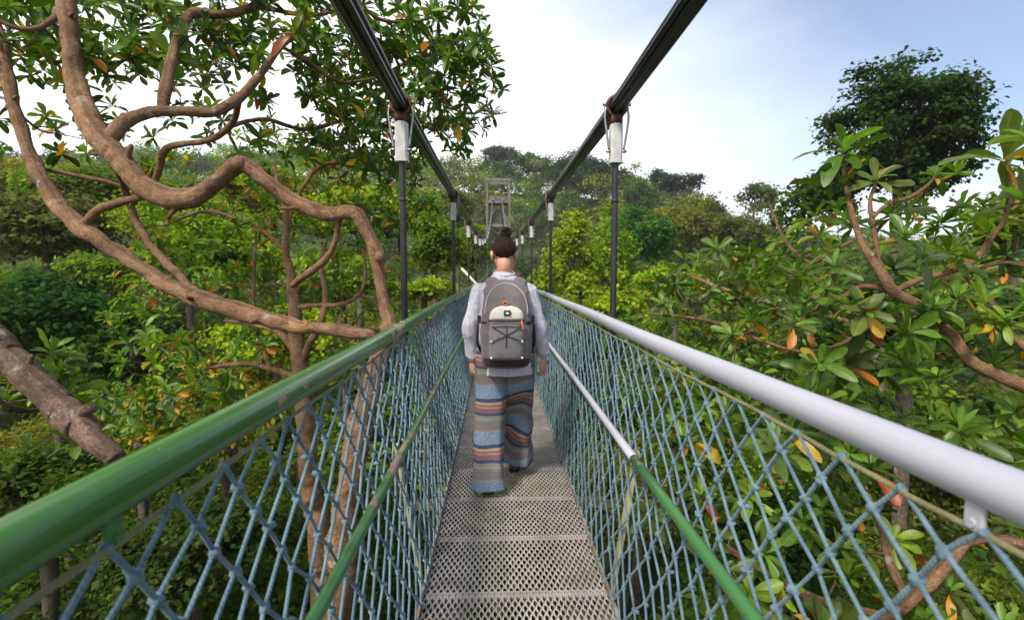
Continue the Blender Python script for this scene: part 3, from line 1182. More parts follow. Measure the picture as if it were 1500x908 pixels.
a = np.linspace(.02, 1.0, 26)
bb = np.linspace(0, 2 * math.pi, 56, endpoint=False)
V = []
for u in a:
    for w in bb:
        # lower limit of the cap: high over the face and ears, low at the nape
        back = .5 - .5 * math.cos(w + math.pi / 2 + math.pi)     # 1 at -Y
        back = .5 - .5 * math.sin(w)
        lim = 1.12 + 1.30 * back ** .9 + .05 * math.sin(9 * w) * back
        earcut = max(0, 1 - abs(abs(math.cos(w)) - 1.0) / .14) if math.sin(w) > -.55 else 0
        lim -= .22 * earcut
        th = u * lim
        r0 = 1.0 + .012 * math.sin(17 * w + 6 * u) + .008 * math.sin(31 * w - 4 * u)
        edge = 1 - .06 * max(0, (u - .9) / .1) ** 2
        V.append(hp(.0815 * math.sin(th) * math.cos(w) * r0 * edge, -.012 + .100 * math.sin(th) * math.sin(w) * r0 * edge, .022 + .099 * math.cos(th) * r0))
n = len(bb)
i, j = np.meshgrid(np.arange(len(a) - 1), np.arange(n), indexing='ij')
j2 = (j + 1) % n
b.add(np.array(V), np.stack([i * n + j, (i + 1) * n + j, (i + 1) * n + j2, i * n + j2], -1).reshape(-1, 4))
hair = b.build("hair", M['hair'], woman)
sol = hair.modifiers.new("thick", 'SOLIDIFY')
sol.thickness = .007
sol.offset = -1
# stray strands at the nape and the crown
b = MB()
r = np.random.RandomState(3)
for k in range(70):
    w = -math.pi / 2 + r.uniform(-1.1, 1.1)
    th0 = r.uniform(1.7, 2.05)
    p0 = hp(.082 * math.sin(th0) * math.cos(w), -.012 + .100 * math.sin(th0) * math.sin(w), .022 + .099 * math.cos(th0))
    p1 = p0 + np.array([r.uniform(-.008, .008), r.uniform(-.006, .004), -r.uniform(.008, .03)])
    tube(b, [p0, (p0 + p1) / 2 + r.uniform(-.003, .003, 3), p1], [.0007, .0006, .0003], 4)
for k in range(60):
    w, th0 = r.uniform(0, 6.28), r.uniform(.1, 1.0)
    p0 = hp(.083 * math.sin(th0) * math.cos(w), -.012 + .101 * math.sin(th0) * math.sin(w), .022 + .101 * math.cos(th0))
    p1 = p0 + nrm(p0 - hp(0, 0, 0)) * r.uniform(.004, .014) + r.uniform(-.02, .02, 3)
    tube(b, [p0, (p0 + p1) / 2 + nrm(p0 - hp(0, 0, 0)) * .006, p1], [.0006, .0006, .0003], 4)
b.build("stray_strands", M['hair'], hair)
b = MB()
bc = hp(.016, -.066, .122)
for k in range(7):
    ph = k * .9
    pts = []
    for q in np.linspace(0, 1, 16):
        an = q * 2 * math.pi * 1.05 + ph
        rr = .023 + .004 * math.sin(k)
        v = np.array([math.cos(an) * rr, .012 * math.sin(an * 2 + k), math.sin(an) * rr])
        e = .35 * math.sin(k * 1.7)
        v = np.array([v[0], v[1] * math.cos(e) - v[2] * math.sin(e), v[1] * math.sin(e) + v[2] * math.cos(e)])
        pts.append(bc + v)
    tube(b, pts, .0105, 8, rough=.25, seed=k)
ball(b, bc, (.029, .024, .030))
b.build("bun", M['hair'], hair)

# shirt: trunk and sleeves in one continuous surface
b = MB()
nb = np.array(pose['neck'])
loft(b, ring_interp([(0, 0, .0, nb[2] + .010, .062, .060), (.04, 0, -.002, nb[2] - .012, .076, .070), (.12, 0, -.004, 1.370, .118, .080), (.2, 0, -.004, 1.325, .160, .086), (.3, 0, 0, 1.27, .178, .102),
                     (.5, 0, 0, 1.12, .176, .112), (.72, 0, 0, .97, .170, .118), (.9, .0, -.006, .84, .184, .136), (1.0, .0, -.010, .765, .186, .142)], 44), 36, 2.25)
for s in (-1, 1):
    A = pose['arm'][s]
    a0, a1, a2 = [np.array(x) for x in A[:3]]
    a2c = a2 + (np.array(A[3]) - a2) * .1
    limb(b, [a0, a0 * .55 + a1 * .45, a1, a1 * .5 + a2c * .5, a2c], [.058, .055, .053, .048, .045], 18)
    cuffd = nrm(a2c - a1)
    limb(b, [a2c - cuffd * .025, a2c + cuffd * .012], [.047, .047], 18)
shirt = remeshed(b, "shirt", M['shirt'], .0065, 1, woman)
displace(shirt, .006, 11, 2.0)
displace(shirt, .004, 26, 7.0)
# collar
b = MB()
a = np.linspace(0, 2 * math.pi, 40)
tube(b, np.column_stack([.066 * np.cos(a), -.004 + .064 * np.sin(a), nb[2] + .002 + .010 * np.sin(a) - .004]), .008, 8, cap=False, flat=1.6)
b.build("collar", M['shirt'], shirt)

b = MB()
trouser_leg(b, [(0, -.083, 0, .985, .098, .118), (.1, -.085, -.004, .90, .104, .128), (.3, -.092, -.01, .72, .104, .112), (.6, -.103, -.05, .40, .105, .098), (.85, -.108, -.105, .14, .107, .100), (1, -.110, -.120, .048, .108, .100)], 64, 44, 0.0, .006, 1, .0)
trouser_leg(b, [(0, .083, 0, .985, .098, .118), (.1, .085, .0, .90, .104, .128), (.3, .094, .035, .72, .102, .112), (.58, .098, .14, .44, .092, .092), (.82, .094, .215, .20, .104, .105), (1, .100, .235, .075, .112, .125)], 64, 44, 0.0, .0065, 2, .014)
trousers = b.build("trousers", M['stripe'], woman)
shoe(woman, pose['leg'][-1][3], .10, .22)
shoe(woman, pose['leg'][1][3], -.12, -.02)
# wristband and bracelet
b = MB()
q = np.array(pose['arm'][-1][3])
a = np.linspace(0, 2 * math.pi, 30)
tube(b, np.column_stack([q[0] + .031 * np.cos(a), q[1] + .028 * np.sin(a), q[2] + .012 + 0 * a]), .006, 8, cap=False, flat=2.2)
b.build("wristband", M['webbing'], woman)
b = MB()
q = np.array(pose['arm'][1][3])
tube(b, np.column_stack([q[0] + .028 * np.cos(a), q[1] + .026 * np.sin(a), q[2] + .016 + 0 * a]), .0025, 6, cap=False)
b.build("bracelet", M['cord'], woman)

# ------------------------------------------------------------------ backpack
BX, BYY = PX + .008, PY - .115          # the panel that lies on the back
pack = empty("backpack", (BX, BYY, .835))
tag(pack, "taupe and grey daypack with cream lid pocket and crossed cords worn on the back", "backpack")
zt = .545


def pk_shape(v):
    """half width and depth of the pack at height fraction v (0 bottom, 1 top)"""
    w = np.interp(v, [0, .04, .15, .4, .65, .82, .92, .97, 1], [.118, .142, .155, .157, .150, .133, .108, .078, .03])
    d = np.interp(v, [0, .04, .15, .4, .65, .82, .92, .97, 1], [.10, .165, .195, .205, .19, .155, .115, .08, .03])
    return w, d


def pk_back(x, v, extra=0.0):
    """y of the pack's outer face at local x and height fraction v"""
    w, d = pk_shape(v)
    p = 2.9
    f = np.clip(1 - np.abs(x / w) ** p, 0, 1) ** (1 / p)
    return -(d / 2) - f * d / 2 - extra


b = MB()
rings = []
for v in np.linspace(0, 1, 46):
    w, d = pk_shape(v)
    rings.append(((0, -d / 2, v * zt), w, d / 2))
loft(b, rings, 56, 2.9)
body = b.build("pack_body", M['pack'], pack)
displace(body, .006, 13, 4.0)


def pad(name, parent, mat, xs, v0, v1, thick, outline, nx=28, nv=28, bulge=.5):
    """a padded panel on the pack's outer face; outline(vn)->half width fraction"""
    b = MB()
    V = []
    for vn in np.linspace(0, 1, nv):
        v = v0 + (v1 - v0) * vn
        hw = xs * outline(vn)
        for un in np.linspace(-1, 1, nx):
            x = un * hw
            e = (1 - abs(un) ** 5) * (1 - abs(2 * vn - 1) ** 6)
            th = thick * (e ** .5 if e > 0 else 0)
            V.append((x, pk_back(x, v, -.004) - th, v * zt))
    i, j = np.meshgrid(np.arange(nv - 1), np.arange(nx - 1), indexing='ij')
    b.add(np.array(V), np.stack([i * nx + j, i * nx + j + 1, (i + 1) * nx + j + 1, (i + 1) * nx + j], -1).reshape(-1, 4))
    # back side so that the pad is closed
    W = np.array(V).copy()
    W[:, 1] = [pk_back(x, z / zt, -.010) for x, y, z in V]
    b.add(W, np.stack([i * nx + j, (i + 1) * nx + j, (i + 1) * nx + j + 1, i * nx + j + 1], -1).reshape(-1, 4))
    return b.build(name, mat, parent)


pad("base_panel", pack, M['pack_dark'], .152, .004, .140, .013, lambda v: .86 + .14 * min(1, v * 2))
pocket = pad("front_pocket", pack, M['pack_light'], .108, .115, .555, .035, lambda v: (.92 + .08 * math.sin(v * 3.1)) * (1 if v > .06 else .93 + v))
lid = pad("cream_lid", pack, M['cream'], .106, .560, .725, .034, lambda v: max(.05, (1 - max(0, (v - .15) / .87) ** 2.6)) ** .5)
pad("lid_gusset", pack, M['pack'], .112, .540, .775, .020, lambda v: max(.05, (1 - max(0, (v - .1) / .92) ** 2.4)) ** .5)


def on_face(pts, extra):
    return np.array([(x, pk_back(x, v, extra), v * zt) for x, v in pts])


def cord(name, parent, mat, pts, rad, extra, step=.008):
    xs = []
    for (x0, v0), (x1, v1) in zip(pts[:-1], pts[1:]):
        m = max(2, int(math.hypot(x1 - x0, (v1 - v0) * zt) / step))
        for q in range(m): xs.append((x0 + (x1 - x0) * q / m, v0 + (v1 - v0) * q / m))
    xs.append(pts[-1])
    b = MB()
    tube(b, on_face(xs, extra), rad, 7)
    return b.build(name, mat, parent)


cord("zip_line", pack, M['cord'], [(-.108, .563), (-.05, .556), (.05, .556), (.108, .563)], .0045, .033)
arch = [(.128 * math.cos(a) * 1.0, .60 + .36 * max(0, math.sin(a)) ** .75) for a in np.linspace(.02, math.pi - .02, 40)]
cord("piping", pack, M['piping'], arch, .0035, .002)
ey = [(-.088, .50), (.088, .50), (-.088, .335), (.092, .335), (-.090, .155), (.092, .155), (0, .50)]
E0 = .034
cord("bungee_cord", pack, M['cord'], [ey[0], (0, .405), ey[2]], .0026, E0 + .001)
cord("bungee_cord", pack, M['cord'], [ey[1], (0, .405), ey[3]], .0026, E0 + .001)
cord("bungee_cord", pack, M['cord'], [ey[6], (0, .405), (-.004, .27)], .0026, E0 + .001)
cord("bungee_cord", pack, M['cord'], [(-.088, .50), (0, .505), (.088, .50)], .0026, E0 + .001)
for k in (2, 3, 4, 5):
    b = MB()
    c = on_face([ey[k]], E0 - .002)[0]
    tube(b, [c + [0, .004, 0], c, c + [0, -.004, 0], c + [0, -.005, 0]], [.0085, .0085, .007, .003], 12)
    b.build("eyelet", M['eyelet'], pack)
# logo patch
b = MB()
c = on_face([(.004, .645)], .037)[0]
box(b, c, (.040, .004, .032))
lp = b.build("logo_patch", M['patch'], lid, False)
b = MB()
box(b, c + np.array([0, -.003, 0]), (.018, .003, .012), None, None, .003)
b.build("logo_mark", M['logo'], lp, False)
# orange pulls
for (x, v, L, ex) in ((-.006, .745, .030, .024), (.088, .565, .055, .040)):
    b = MB()
    c = on_face([(x, v)], ex)[0]
    if L < .05:
        a = np.linspace(0, 2 * math.pi, 18)
        tube(b, np.column_stack([c[0] + .012 * np.cos(a), 0 * a + c[1], c[2] + .012 * np.sin(a)]), .0055, 8, cap=False)
        tube(b, [c + [0, 0, -.012], c + [.002, -.002, -.022]], .005, 6)
    else:
        pts, rad = resample([c, c + [.004, -.004, -L * .45], c + [.010, -.003, -L]], [.0045, .0065, .006], .006)
        tube(b, pts, rad, 8)
    b.build("zip_pull", M['pull'], pack)
# side compression straps with their hanging tails
for s in (-1, 1):
    for v in (.53, .50):
        pass
    b = MB()
    pts = [(s * x, v) for x, v in ((.118, .535), (.140, .53), (.155, .528), (.163, .527))]
    tube(b, np.vstack([on_face(pts, .004), [(s * .172, -.06, .528 * zt), (s * .150, -.01, .53 * zt)]]), .011, 6, flat=.35, up=(0, 1, 0))
    b.build("side_strap", M['webbing'], pack)
    b = MB()
    pts, rad = resample([(s * .172, -.07, .50 * zt), (s * .178, -.06, .38 * zt), (s * .176, -.05, .26 * zt), (s * .160, -.03, .18 * zt)], [.010, .013, .014, .010], .02)
    tube(b, pts, rad, 8, flat=.6)
    b.build("strap_tail", M['webbing'], pack)
    b = MB()
    box(b, (s * .165, -.085, .56 * zt), (.022, .03, .040))
    b.build("buckle", M['webbing'], pack, False)
    # shoulder strap: up over the shoulder, down the chest and back under the arm
    b = MB()
    pts, rad = resample([(s * .055, -.035, zt - .075), (s * .082, -.012, zt - .025), (s * .098, .055, zt + .000), (s * .112, .130, zt - .012), (s * .128, .215, zt - .07), (s * .135, .245, zt - .19), (s * .165, .21, zt - .31), (s * .185, .10, zt - .39), (s * .165, -.015, zt - .42)],
                        [.045, .042, .036, .034, .033, .032, .024, .016, .012], .02)
    tube(b, pts, rad, 12, flat=.30, up=(0, -1, .3))
    b.build("shoulder_strap", M['pack'], pack)
# padded yoke between the straps and the haul loop
b = MB()
loft(b, [((0, -.045, zt - .115), .135, .030), ((0, -.035, zt - .07), .142, .032), ((0, -.024, zt - .045), .128, .026), ((0, -.016, zt - .028), .110, .020), ((0, -.010, zt - .016), .09, .014), ((0, -.008, zt - .010), .05, .005)], 40, 3.2)
b.build("yoke", M['pack'], pack)
b = MB()
pts, rad = resample([(-.045, -.055, zt - .055), (-.03, -.075, zt - .035), (0, -.082, zt - .028), (.03, -.075, zt - .035), (.045, -.055, zt - .055)], [.007] * 5, .01)
tube(b, pts, rad, 8, flat=.6)
b.build("haul_loop", M['piping'], pack)

# ------------------------------------------------------------------ two walkers farther along the bridge


def far_walker(x, y, sc, label, hair_m, top_m):
    o = empty("person", (x, y, float(zd(y))))
    tag(o, label, "person")
    o.scale = (sc, sc, sc)
    for ch in woman.children:
        nm = ch.name.split('.')[0]
        if nm in ("body", "shirt", "trousers", "shoe"):
            c = ch.copy()
            COL.objects.link(c)
            c.parent = o
            if nm in ("shirt", "trousers"):
                c.material_slots[0].link = 'OBJECT'
                c.material_slots[0].material = top_m if nm == "shirt" else M['pants2']
    b = MB()
    ball(b, hp(0, -.016, .028), (.083, .098, .096), Rh)
    ball(b, hp(0, -.05, -.03), (.068, .06, .07), Rh)
    remeshed(b, "hair", hair_m, .006, 1, o)
    return o


far_walker(.455, 13.2, 1.0, "walker with auburn hair mostly hidden beside the neck of the woman with the bun", M['hair_red'], M['tee'])
far_walker(.445, 9.6, .858, "shorter walker whose head just shows above the shoulder of the woman with the bun", M['hair_red'], M['tee'])
# ================================================================== TERRAIN


def sstep(x, a, b):
    t = np.clip((np.asarray(x, float) - a) / (b - a), 0, 1)
    return t * t * (3 - 2 * t)


def ground_h(x, y):
    x, y = np.asarray(x, float), np.asarray(y, float)
    base = -17.0 + 9.0 * sstep(np.abs(x), 9, 45)
    ridge = np.interp(x, [-400, -160, -70, -20, 25, 50, 75, 105, 160, 260, 500], [26, 32, 35, 31, 30, 27, 11, 2, 2, 10, 13])
    hill = (ridge - base) * sstep(y, 62, 185)
    back = -4 * sstep(y, 230, 500)
    rough = 1.2 * np.sin(x * .11 + 1) * np.sin(y * .09) + .6 * np.sin(x * .31) * np.cos(y * .27 + 2)
    far = np.clip((np.hypot(x, y) - 400) / 1500, 0, 1)
    return (base + hill * (1 - far) + back + rough * (1 - far))


def soil_mat():
    m, nt, b, out = new_mat("forest_floor")
    n = tex_noise(nt, .35, 8, .65)
    c = ramp(nt, n, [(.3, (.018, .024, .008)), (.5, (.035, .05, .014)), (.7, (.07, .075, .025))])
    nt.links.new(c, b.inputs['Base Color'])
    b.inputs['Roughness'].default_value = .95
    bump(nt, b, tex_noise(nt, 3, 6), .8, .2)
    return m


ax = np.concatenate([-np.geomspace(1200, 130, 18), np.linspace(-120, 120, 81), np.geomspace(130, 1200, 18)])
ay = np.concatenate([-np.geomspace(1200, 60, 14), np.linspace(-50, 230, 94), np.geomspace(240, 1200, 18)])
GX, GY = np.meshgrid(ax, ay, indexing='ij')
GZ = ground_h(GX, GY)
mb = MB()
ni, nj = GX.shape
i, j = np.meshgrid(np.arange(ni - 1), np.arange(nj - 1), indexing='ij')
mb.add(np.stack([GX, GY, GZ], -1).reshape(-1, 3), np.stack([i * nj + j, (i + 1) * nj + j, (i + 1) * nj + j + 1, i * nj + j + 1], -1).reshape(-1, 4))
tag(mb.build("ground", soil_mat()), kind="structure")

# ================================================================== LEAVES
LT = np.array([0, .10, .28, .48, .66, .82, .94, 1.0])
LW = np.array([.018, .05, .105, .152, .176, .160, .098, .012])


def leaf_template(fold, curl, twist):
    V, UV = [], []
    for t, w in zip(LT, LW):
        for sgn in (-1, 0, 1):
            tw = twist * t * sgn * w
            V.append((sgn * w, t * (1 - .12 * curl * t), fold * abs(sgn) * w - curl * t * t + tw + .012 * math.sin(t * 17) * abs(sgn)))
            UV.append((.5 + .5 * sgn, t))
    Fq = []
    for k in range(len(LT) - 1):
        for c in (0, 1):
            a = k * 3 + c
            Fq.append((a, a + 1, a + 4, a + 3))
    return np.array(V), np.array(Fq), np.array(UV)


LEAVES = [leaf_template(f, c, t) for f, c, t in ((.45, .12, .2), (.3, .38, -.35), (.65, .05, .0), (.25, .62, .45), (.4, -.14, -.2), (.85, .25, .1), (.5, .2, -.6))]
GREENS = np.array([[1.75, 1.26, .68]]) * np.array([(.030, .085, .012), (.042, .115, .016), (.055, .14, .020), (.075, .17, .022), (.035, .085, .022), (.10, .21, .026), (.05, .10, .03)])


def rosettes(mb, C, AX, L, r, nl=(9, 14), old=.05, palette=GREENS, young=.16):
    """whorls of broad leaves at twig ends C with axes AX and leaf length L"""
    Pn, Yd, Nn, Sz, Cl = [], [], [], [], []
    for c, ax_, l in zip(C, AX, L):
        ax_ = nrm(ax_)
        t1 = nrm(np.cross(ax_, [.3, .8, .52]))
        t2 = np.cross(ax_, t1)
        n = r.randint(nl[0], nl[1] + 1)
        ph = r.rand() * 6.28
        tone = r.uniform(.75, 1.25)
        base_c = palette[r.randint(len(palette))] * tone
        for k in range(n):
            az = ph + k * 2.39996 + r.uniform(-.2, .2)
            f = k / n
            th = math.radians(25 + 78 * f + r.uniform(-10, 12))
            rad = t1 * math.cos(az) + t2 * math.sin(az)
            d = ax_ * math.cos(th) + rad * math.sin(th)
            nn = ax_ * math.sin(th) - rad * math.cos(th)
            # older leaves hang
            d = nrm(d + np.array([0, 0, -1.0]) * .35 * f * f)
            nn = nrm(nn - d * (nn @ d) + r.uniform(-.25, .25, 3))
            nn = nrm(nn - d * (nn @ d))
            Pn.append(c - ax_ * (.05 * l + .16 * l * f))
            Yd.append(d)
            Nn.append(nn)
            Sz.append(l * r.uniform(.58, 1.2) * (.72 + .34 * min(1, f * 2)))
            q = r.rand()
            if f > .5 and q < old * 2:
                col = np.array([(.56, .26, .02), (.50, .18, .015), (.30, .06, .012), (.58, .36, .04), (.40, .24, .03)][r.randint(5)])
            elif f < .3 and q < young * 2.5:
                col = np.array((.13, .26, .028)) * r.uniform(.8, 1.15)
            else:
                col = base_c * r.uniform(.75, 1.3)
            Cl.append(col)
    if not Pn: return
    leaves(mb, np.array(Pn), np.array(Yd), np.array(Nn), np.array(Sz), np.array(Cl), r)


def leaves(mb, Pn, Yd, Nn, Sz, Cl, r):
    Xd = np.cross(Yd, Nn)
    which = r.randint(len(LEAVES), size=len(Pn))
    wd = r.uniform(.72, 1.12, len(Pn))
    for w, (V, Fq, UV) in enumerate(LEAVES):
        s = which == w
        n = s.sum()
        if not n: continue
        G = (Pn[s][:, None] + Sz[s][:, None, None] * (V[None, :, 0:1] * wd[s][:, None, None] * Xd[s][:, None] + V[None, :, 1:2] * Yd[s][:, None] + V[None, :, 2:3] * Nn[s][:, None]))
        K = len(V)
        mb.add(G.reshape(-1, 3), (np.arange(n)[:, None, None] * K + Fq[None]).reshape(-1, 4), np.repeat(Cl[s], K, axis=0), np.tile(UV, (n, 1)))


def px_limb(mb, pts, sides=10, rough=.10, seed=0, step=.035, skel=None, tail=None):
    """a limb given by photo pixels, depth and width in pixels; tail = extra world points (x, y, z, r)"""
    W = [P(a, b_, d) for a, b_, d, w in pts]
    rr = [w * .37 * d / F for a, b_, d, w in pts]
    for q in (tail or []):
        W.append(np.array(q[:3]))
        rr.append(q[3])
    p, r_ = resample(W, rr, step)
    jit = np.random.RandomState(seed)
    p = p + (r_ * .10 * min(1, step / .03) ** 1.5)[:, None] * np.stack([np.convolve(jit.randn(len(p) + 4), np.ones(5) / 2.2, 'valid') for _ in range(3)], 1) * (np.arange(len(p)) > 0)[:, None]
    tube(mb, p, r_, sides, rough=rough, seed=seed)
    if skel is not None: skel.append(np.column_stack([p, r_])[::2])
    return p, r_


def twigs(mb, C, AX, skel, r, maxlen=1.3, r0=.006, sides=5):
    """grow curved twigs from the limb skeleton to every rosette, nearest first, twigs branching off twigs"""
    S = np.concatenate(skel)
    todo = list(range(len(C)))
    D = np.array([np.linalg.norm(S[:, :3] - C[k], axis=1).min() for k in todo])
    order = np.argsort(D)
    for k in order:
        c, a = C[k], nrm(AX[k])
        d = np.linalg.norm(S[:, :3] - c, axis=1) + 0.6 * np.clip(S[:, 2] - c[2] + .05, 0, None)
        q = np.argmin(d)
        s = S[q]
        L = np.linalg.norm(s[:3] - c)
        if L < .03: continue
        start = s[:3]
        if L > maxlen:
            start = c - a * .35 + np.array([r.uniform(-.15, .15), r.uniform(-.15, .15), -.30])
            L = np.linalg.norm(start - c)
        mid = start * .5 + c * .5 - a * L * .16 + r.uniform(-.10, .10, 3) * L
        m2 = start * .22 + c * .78 - a * L * .16 + r.uniform(-.05, .05, 3) * L
        rb = min(s[3] * .7, r0 * (1 + 1.6 * L))
        p, rr = resample([start, mid, m2, c], [rb, rb * .75, rb * .6, rb * .5], max(.04, L / 9))
        tube(mb, p, rr, sides)
        S = np.vstack([S, np.column_stack([p, rr])[2:]])


def region(n, px, py, d, r, keep=None, dmix=None):
    out = []
    guard = 0
    while len(out) < n and guard < n * 60:
        guard += 1
        a, b_, z = r.uniform(*px), r.uniform(*py), r.uniform(*d)
        if dmix: z = dmix(a, b_, r)
        if keep is None or keep(a, b_, z): out.append(P(a, b_, z))
    return np.array(out)


def up_axes(C, r, out=None, o=.5, j=.55):
    A = np.tile(np.array([0, -.12, 1.0]), (len(C), 1)) + j * r.randn(len(C), 3)
    if out is not None: A += o * nrm(C - np.asarray(out))
    A[:, 2] = np.maximum(A[:, 2], .1)
    return nrm(A)


# ------------------------------------------------------------------ crooked tree beside the green rail
r = np.random.RandomState(21)
g0 = P(485, 1300, 3.4)
gz = float(ground_h(-2.0, 3.6))
crooked = empty("broadleaf_tree", (-2.0, 3.6, gz))
tag(crooked, "broad-leaved tree with two thick crooked bare limbs meeting beside the green handrail", "tree")
wood, skel = MB(), []
base_pts = [(-1.75, 3.5, -6.0, .17), (-2.0, 3.6, gz + 1, .24), (-2.0, 3.6, gz, .32)]
px_limb(wood, [(80, -90, 3.7, 26), (97, 10, 3.5, 29), (104, 70, 3.45, 31), (112, 130, 3.4, 34), (135, 185, 3.3, 38), (165, 220, 3.25, 44), (212, 272, 3.2, 42), (270, 291, 3.15, 41), (315, 270, 3.1, 37), (338, 246, 3.06, 37), (352, 240, 3.05, 40), (385, 262, 3.05, 34), (430, 296, 3.05, 33), (480, 315, 3.0, 30), (508, 312, 3.0, 29), (526, 318, 3.0, 29), (545, 352, 3.0, 26), (553, 375, 3.0, 33), (555, 400, 2.97, 25), (564, 450, 2.92, 26), (571, 472, 2.9, 30), (562, 495, 2.9, 34), (545, 560, 2.92, 40), (515, 680, 2.95, 46), (498, 800, 3.0, 50), (490, 950, 3.1, 56)], 16, .18, 1, .025, skel, base_pts)
px_limb(wood, [(-30, -60, 4.0, 18), (0, 60, 3.85, 21), (22, 160, 3.7, 23), (45, 225, 3.65, 26), (66, 272, 3.55, 27), (95, 312, 3.5, 28), (128, 338, 3.45, 31), (190, 382, 3.4, 30), (260, 424, 3.3, 31), (330, 452, 3.2, 33), (400, 468, 3.1, 33), (440, 478, 3.05, 29), (490, 484, 3.0, 28), (540, 489, 2.92, 24), (566, 490, 2.9, 26)], 16, .18, 2, .025, skel)
px_limb(wood, [(160, 205, 3.27, 30), (182, 180, 3.3, 27), (215, 167, 3.38, 24), (262, 163, 3.45, 21), (318, 162, 3.5, 20), (352, 142, 3.6, 18), (385, 105, 3.7, 15), (412, 68, 3.75, 13), (440, 35, 3.85, 11), (462, -20, 4.0, 8)], 10, .1, 3, .03, skel)
px_limb(wood, [(238, 165, 3.42, 21), (245, 118, 3.5, 21), (258, 65, 3.6, 18), (282, 22, 3.7, 19), (325, 22, 3.8, 15), (372, 8, 3.9, 14), (400, -25, 4.0, 9)], 10, .1, 4, .03, skel)
px_limb(wood, [(372, 8, 3.9, 11), (430, 20, 4.0, 9), (470, 22, 4.05, 8), (520, 5, 4.2, 7), (560, 30, 4.4, 7), (620, 30, 4.7, 6), (660, 10, 5.0, 5)], 8, .08, 5, .03, skel)
px_limb(wood, [(352, 142, 3.6, 13), (338, 182, 3.75, 12), (305, 206, 3.9, 12), (248, 215, 4.0, 13), (234, 245, 4.1, 13), (226, 270, 4.15, 12)], 8, .1, 6, .03, skel)
px_limb(wood, [(165, 238, 3.3, 14), (180, 268, 3.8, 12), (196, 315, 4.0, 14), (222, 362, 3.95, 15), (262, 402, 3.7, 16), (288, 432, 3.36, 17)], 9, .1, 7, .03, skel)
px_limb(wood, [(212, 288, 3.22, 13), (176, 297, 3.32, 15), (145, 308, 3.4, 16), (122, 330, 3.46, 18)], 9, .1, 8, .03, skel)
px_limb(wood, [(50, 245, 3.65, 8), (105, 256, 3.8, 9), (175, 273, 3.95, 8), (200, 300, 4.0, 7)], 7, .1, 9, .03, skel)
px_limb(wood, [(497, 318, 3.0, 15), (492, 350, 3.05, 12), (478, 378, 3.1, 13), (450, 402, 3.2, 14), (428, 418, 3.35, 13)], 8, .1, 10, .03, skel)
px_limb(wood, [(412, 68, 3.75, 8), (450, 90, 4.0, 7), (500, 120, 4.3, 6), (560, 110, 4.8, 6), (620, 80, 5.2, 6), (680, 90, 5.6, 5)], 7, .08, 11, .03, skel)
px_limb(wood, [(335, 185, 3.75, 9), (390, 175, 4.2, 8), (450, 190, 4.8, 8), (520, 175, 5.4, 8), (600, 190, 6.2, 8), (680, 170, 7.0, 6)], 7, .08, 12, .03, skel)
px_limb(wood, [(97, 10, 3.5, 14), (60, 40, 3.4, 10), (20, 40, 3.3, 9), (-40, 10, 3.2, 8)], 7, .08, 13, .03, skel)
# knots, a burnt scar and rubbed stubs
for (a, b_, d, w) in ((556, 376, 2.92, 15), (350, 238, 3.0, 17), (50, 256, 3.6, 13), (113, 333, 3.46, 14), (160, 222, 3.2, 22), (574, 478, 2.88, 16)):
    ball(wood, P(a, b_, d), np.array([1, 1, 1.1]) * w / 2 * d / F)


# short dead stubs and broken twigs along the limbs
for S in skel[:4] + skel[5:10]:
    for k in r.choice(len(S), max(2, len(S) // 9), replace=False):
        s0 = S[k]
        v = nrm(r.randn(3) + np.array([0, -.3, .2]))
        L_ = s0[3] * r.uniform(1.2, 2.2) + r.uniform(.01, .07)
        p_, q_ = resample([s0[:3], s0[:3] + v * L_ * .6, s0[:3] + v * L_ + r.uniform(-.02, .02, 3)], [s0[3] * .45, s0[3] * .22 + .002, s0[3] * .14 + .0015], .02)
        tube(wood, p_, q_, 6, rough=.15, seed=int(k))
    for k in r.choice(len(S), max(1, len(S) // 16), replace=False):
        s0 = S[k]
        v = nrm(r.randn(3))
        ball(wood, s0[:3] + v * s0[3] * .55, np.array([.62, .62, .5]) * s0[3], rotations(1, r)[0])


def lkeep(a, b_, z):
    edge = np.interp(b_, [-80, 0, 60, 130, 180, 230, 270], [660, 690, 725, 745, 715, 690, 640])
    if a > edge: return False
    if 470 < a and z < 4.2: return False
    q = P(a, b_, z)
    # keep clear of the cable and the walkway
    if q[2] < 3.0 and q[0] > -.95: return False
    return True


C1 = region(440, (-60, 745), (-90, 95), (3.5, 6.2), r, lkeep)
C2 = region(120, (-60, 560), (70, 225), (4.0, 6.5), r, lkeep)
C3 = region(190, (440, 745), (40, 240), (4.6, 7.4), r, lkeep)
C4 = region(55, (560, 745), (60, 250), (5.5, 7.6), r, lkeep)
C = np.concatenate([C1, C2, C3, C4])
AXs = up_axes(C, r, P(330, 150, 5), .45, .5)
twigs(wood, C, AXs, skel, r, 1.5)
wood.build("trunk", M['bark_pink'], crooked).location = -np.array(crooked.location)
b = MB()
rosettes(b, C, AXs, r.uniform(.115, .185, len(C)), r, (10, 15), .045, GREENS * np.array([.8, .85, .9]), .10)
b.build("crown", M['leaf_big'], crooked).location = -np.array(crooked.location)

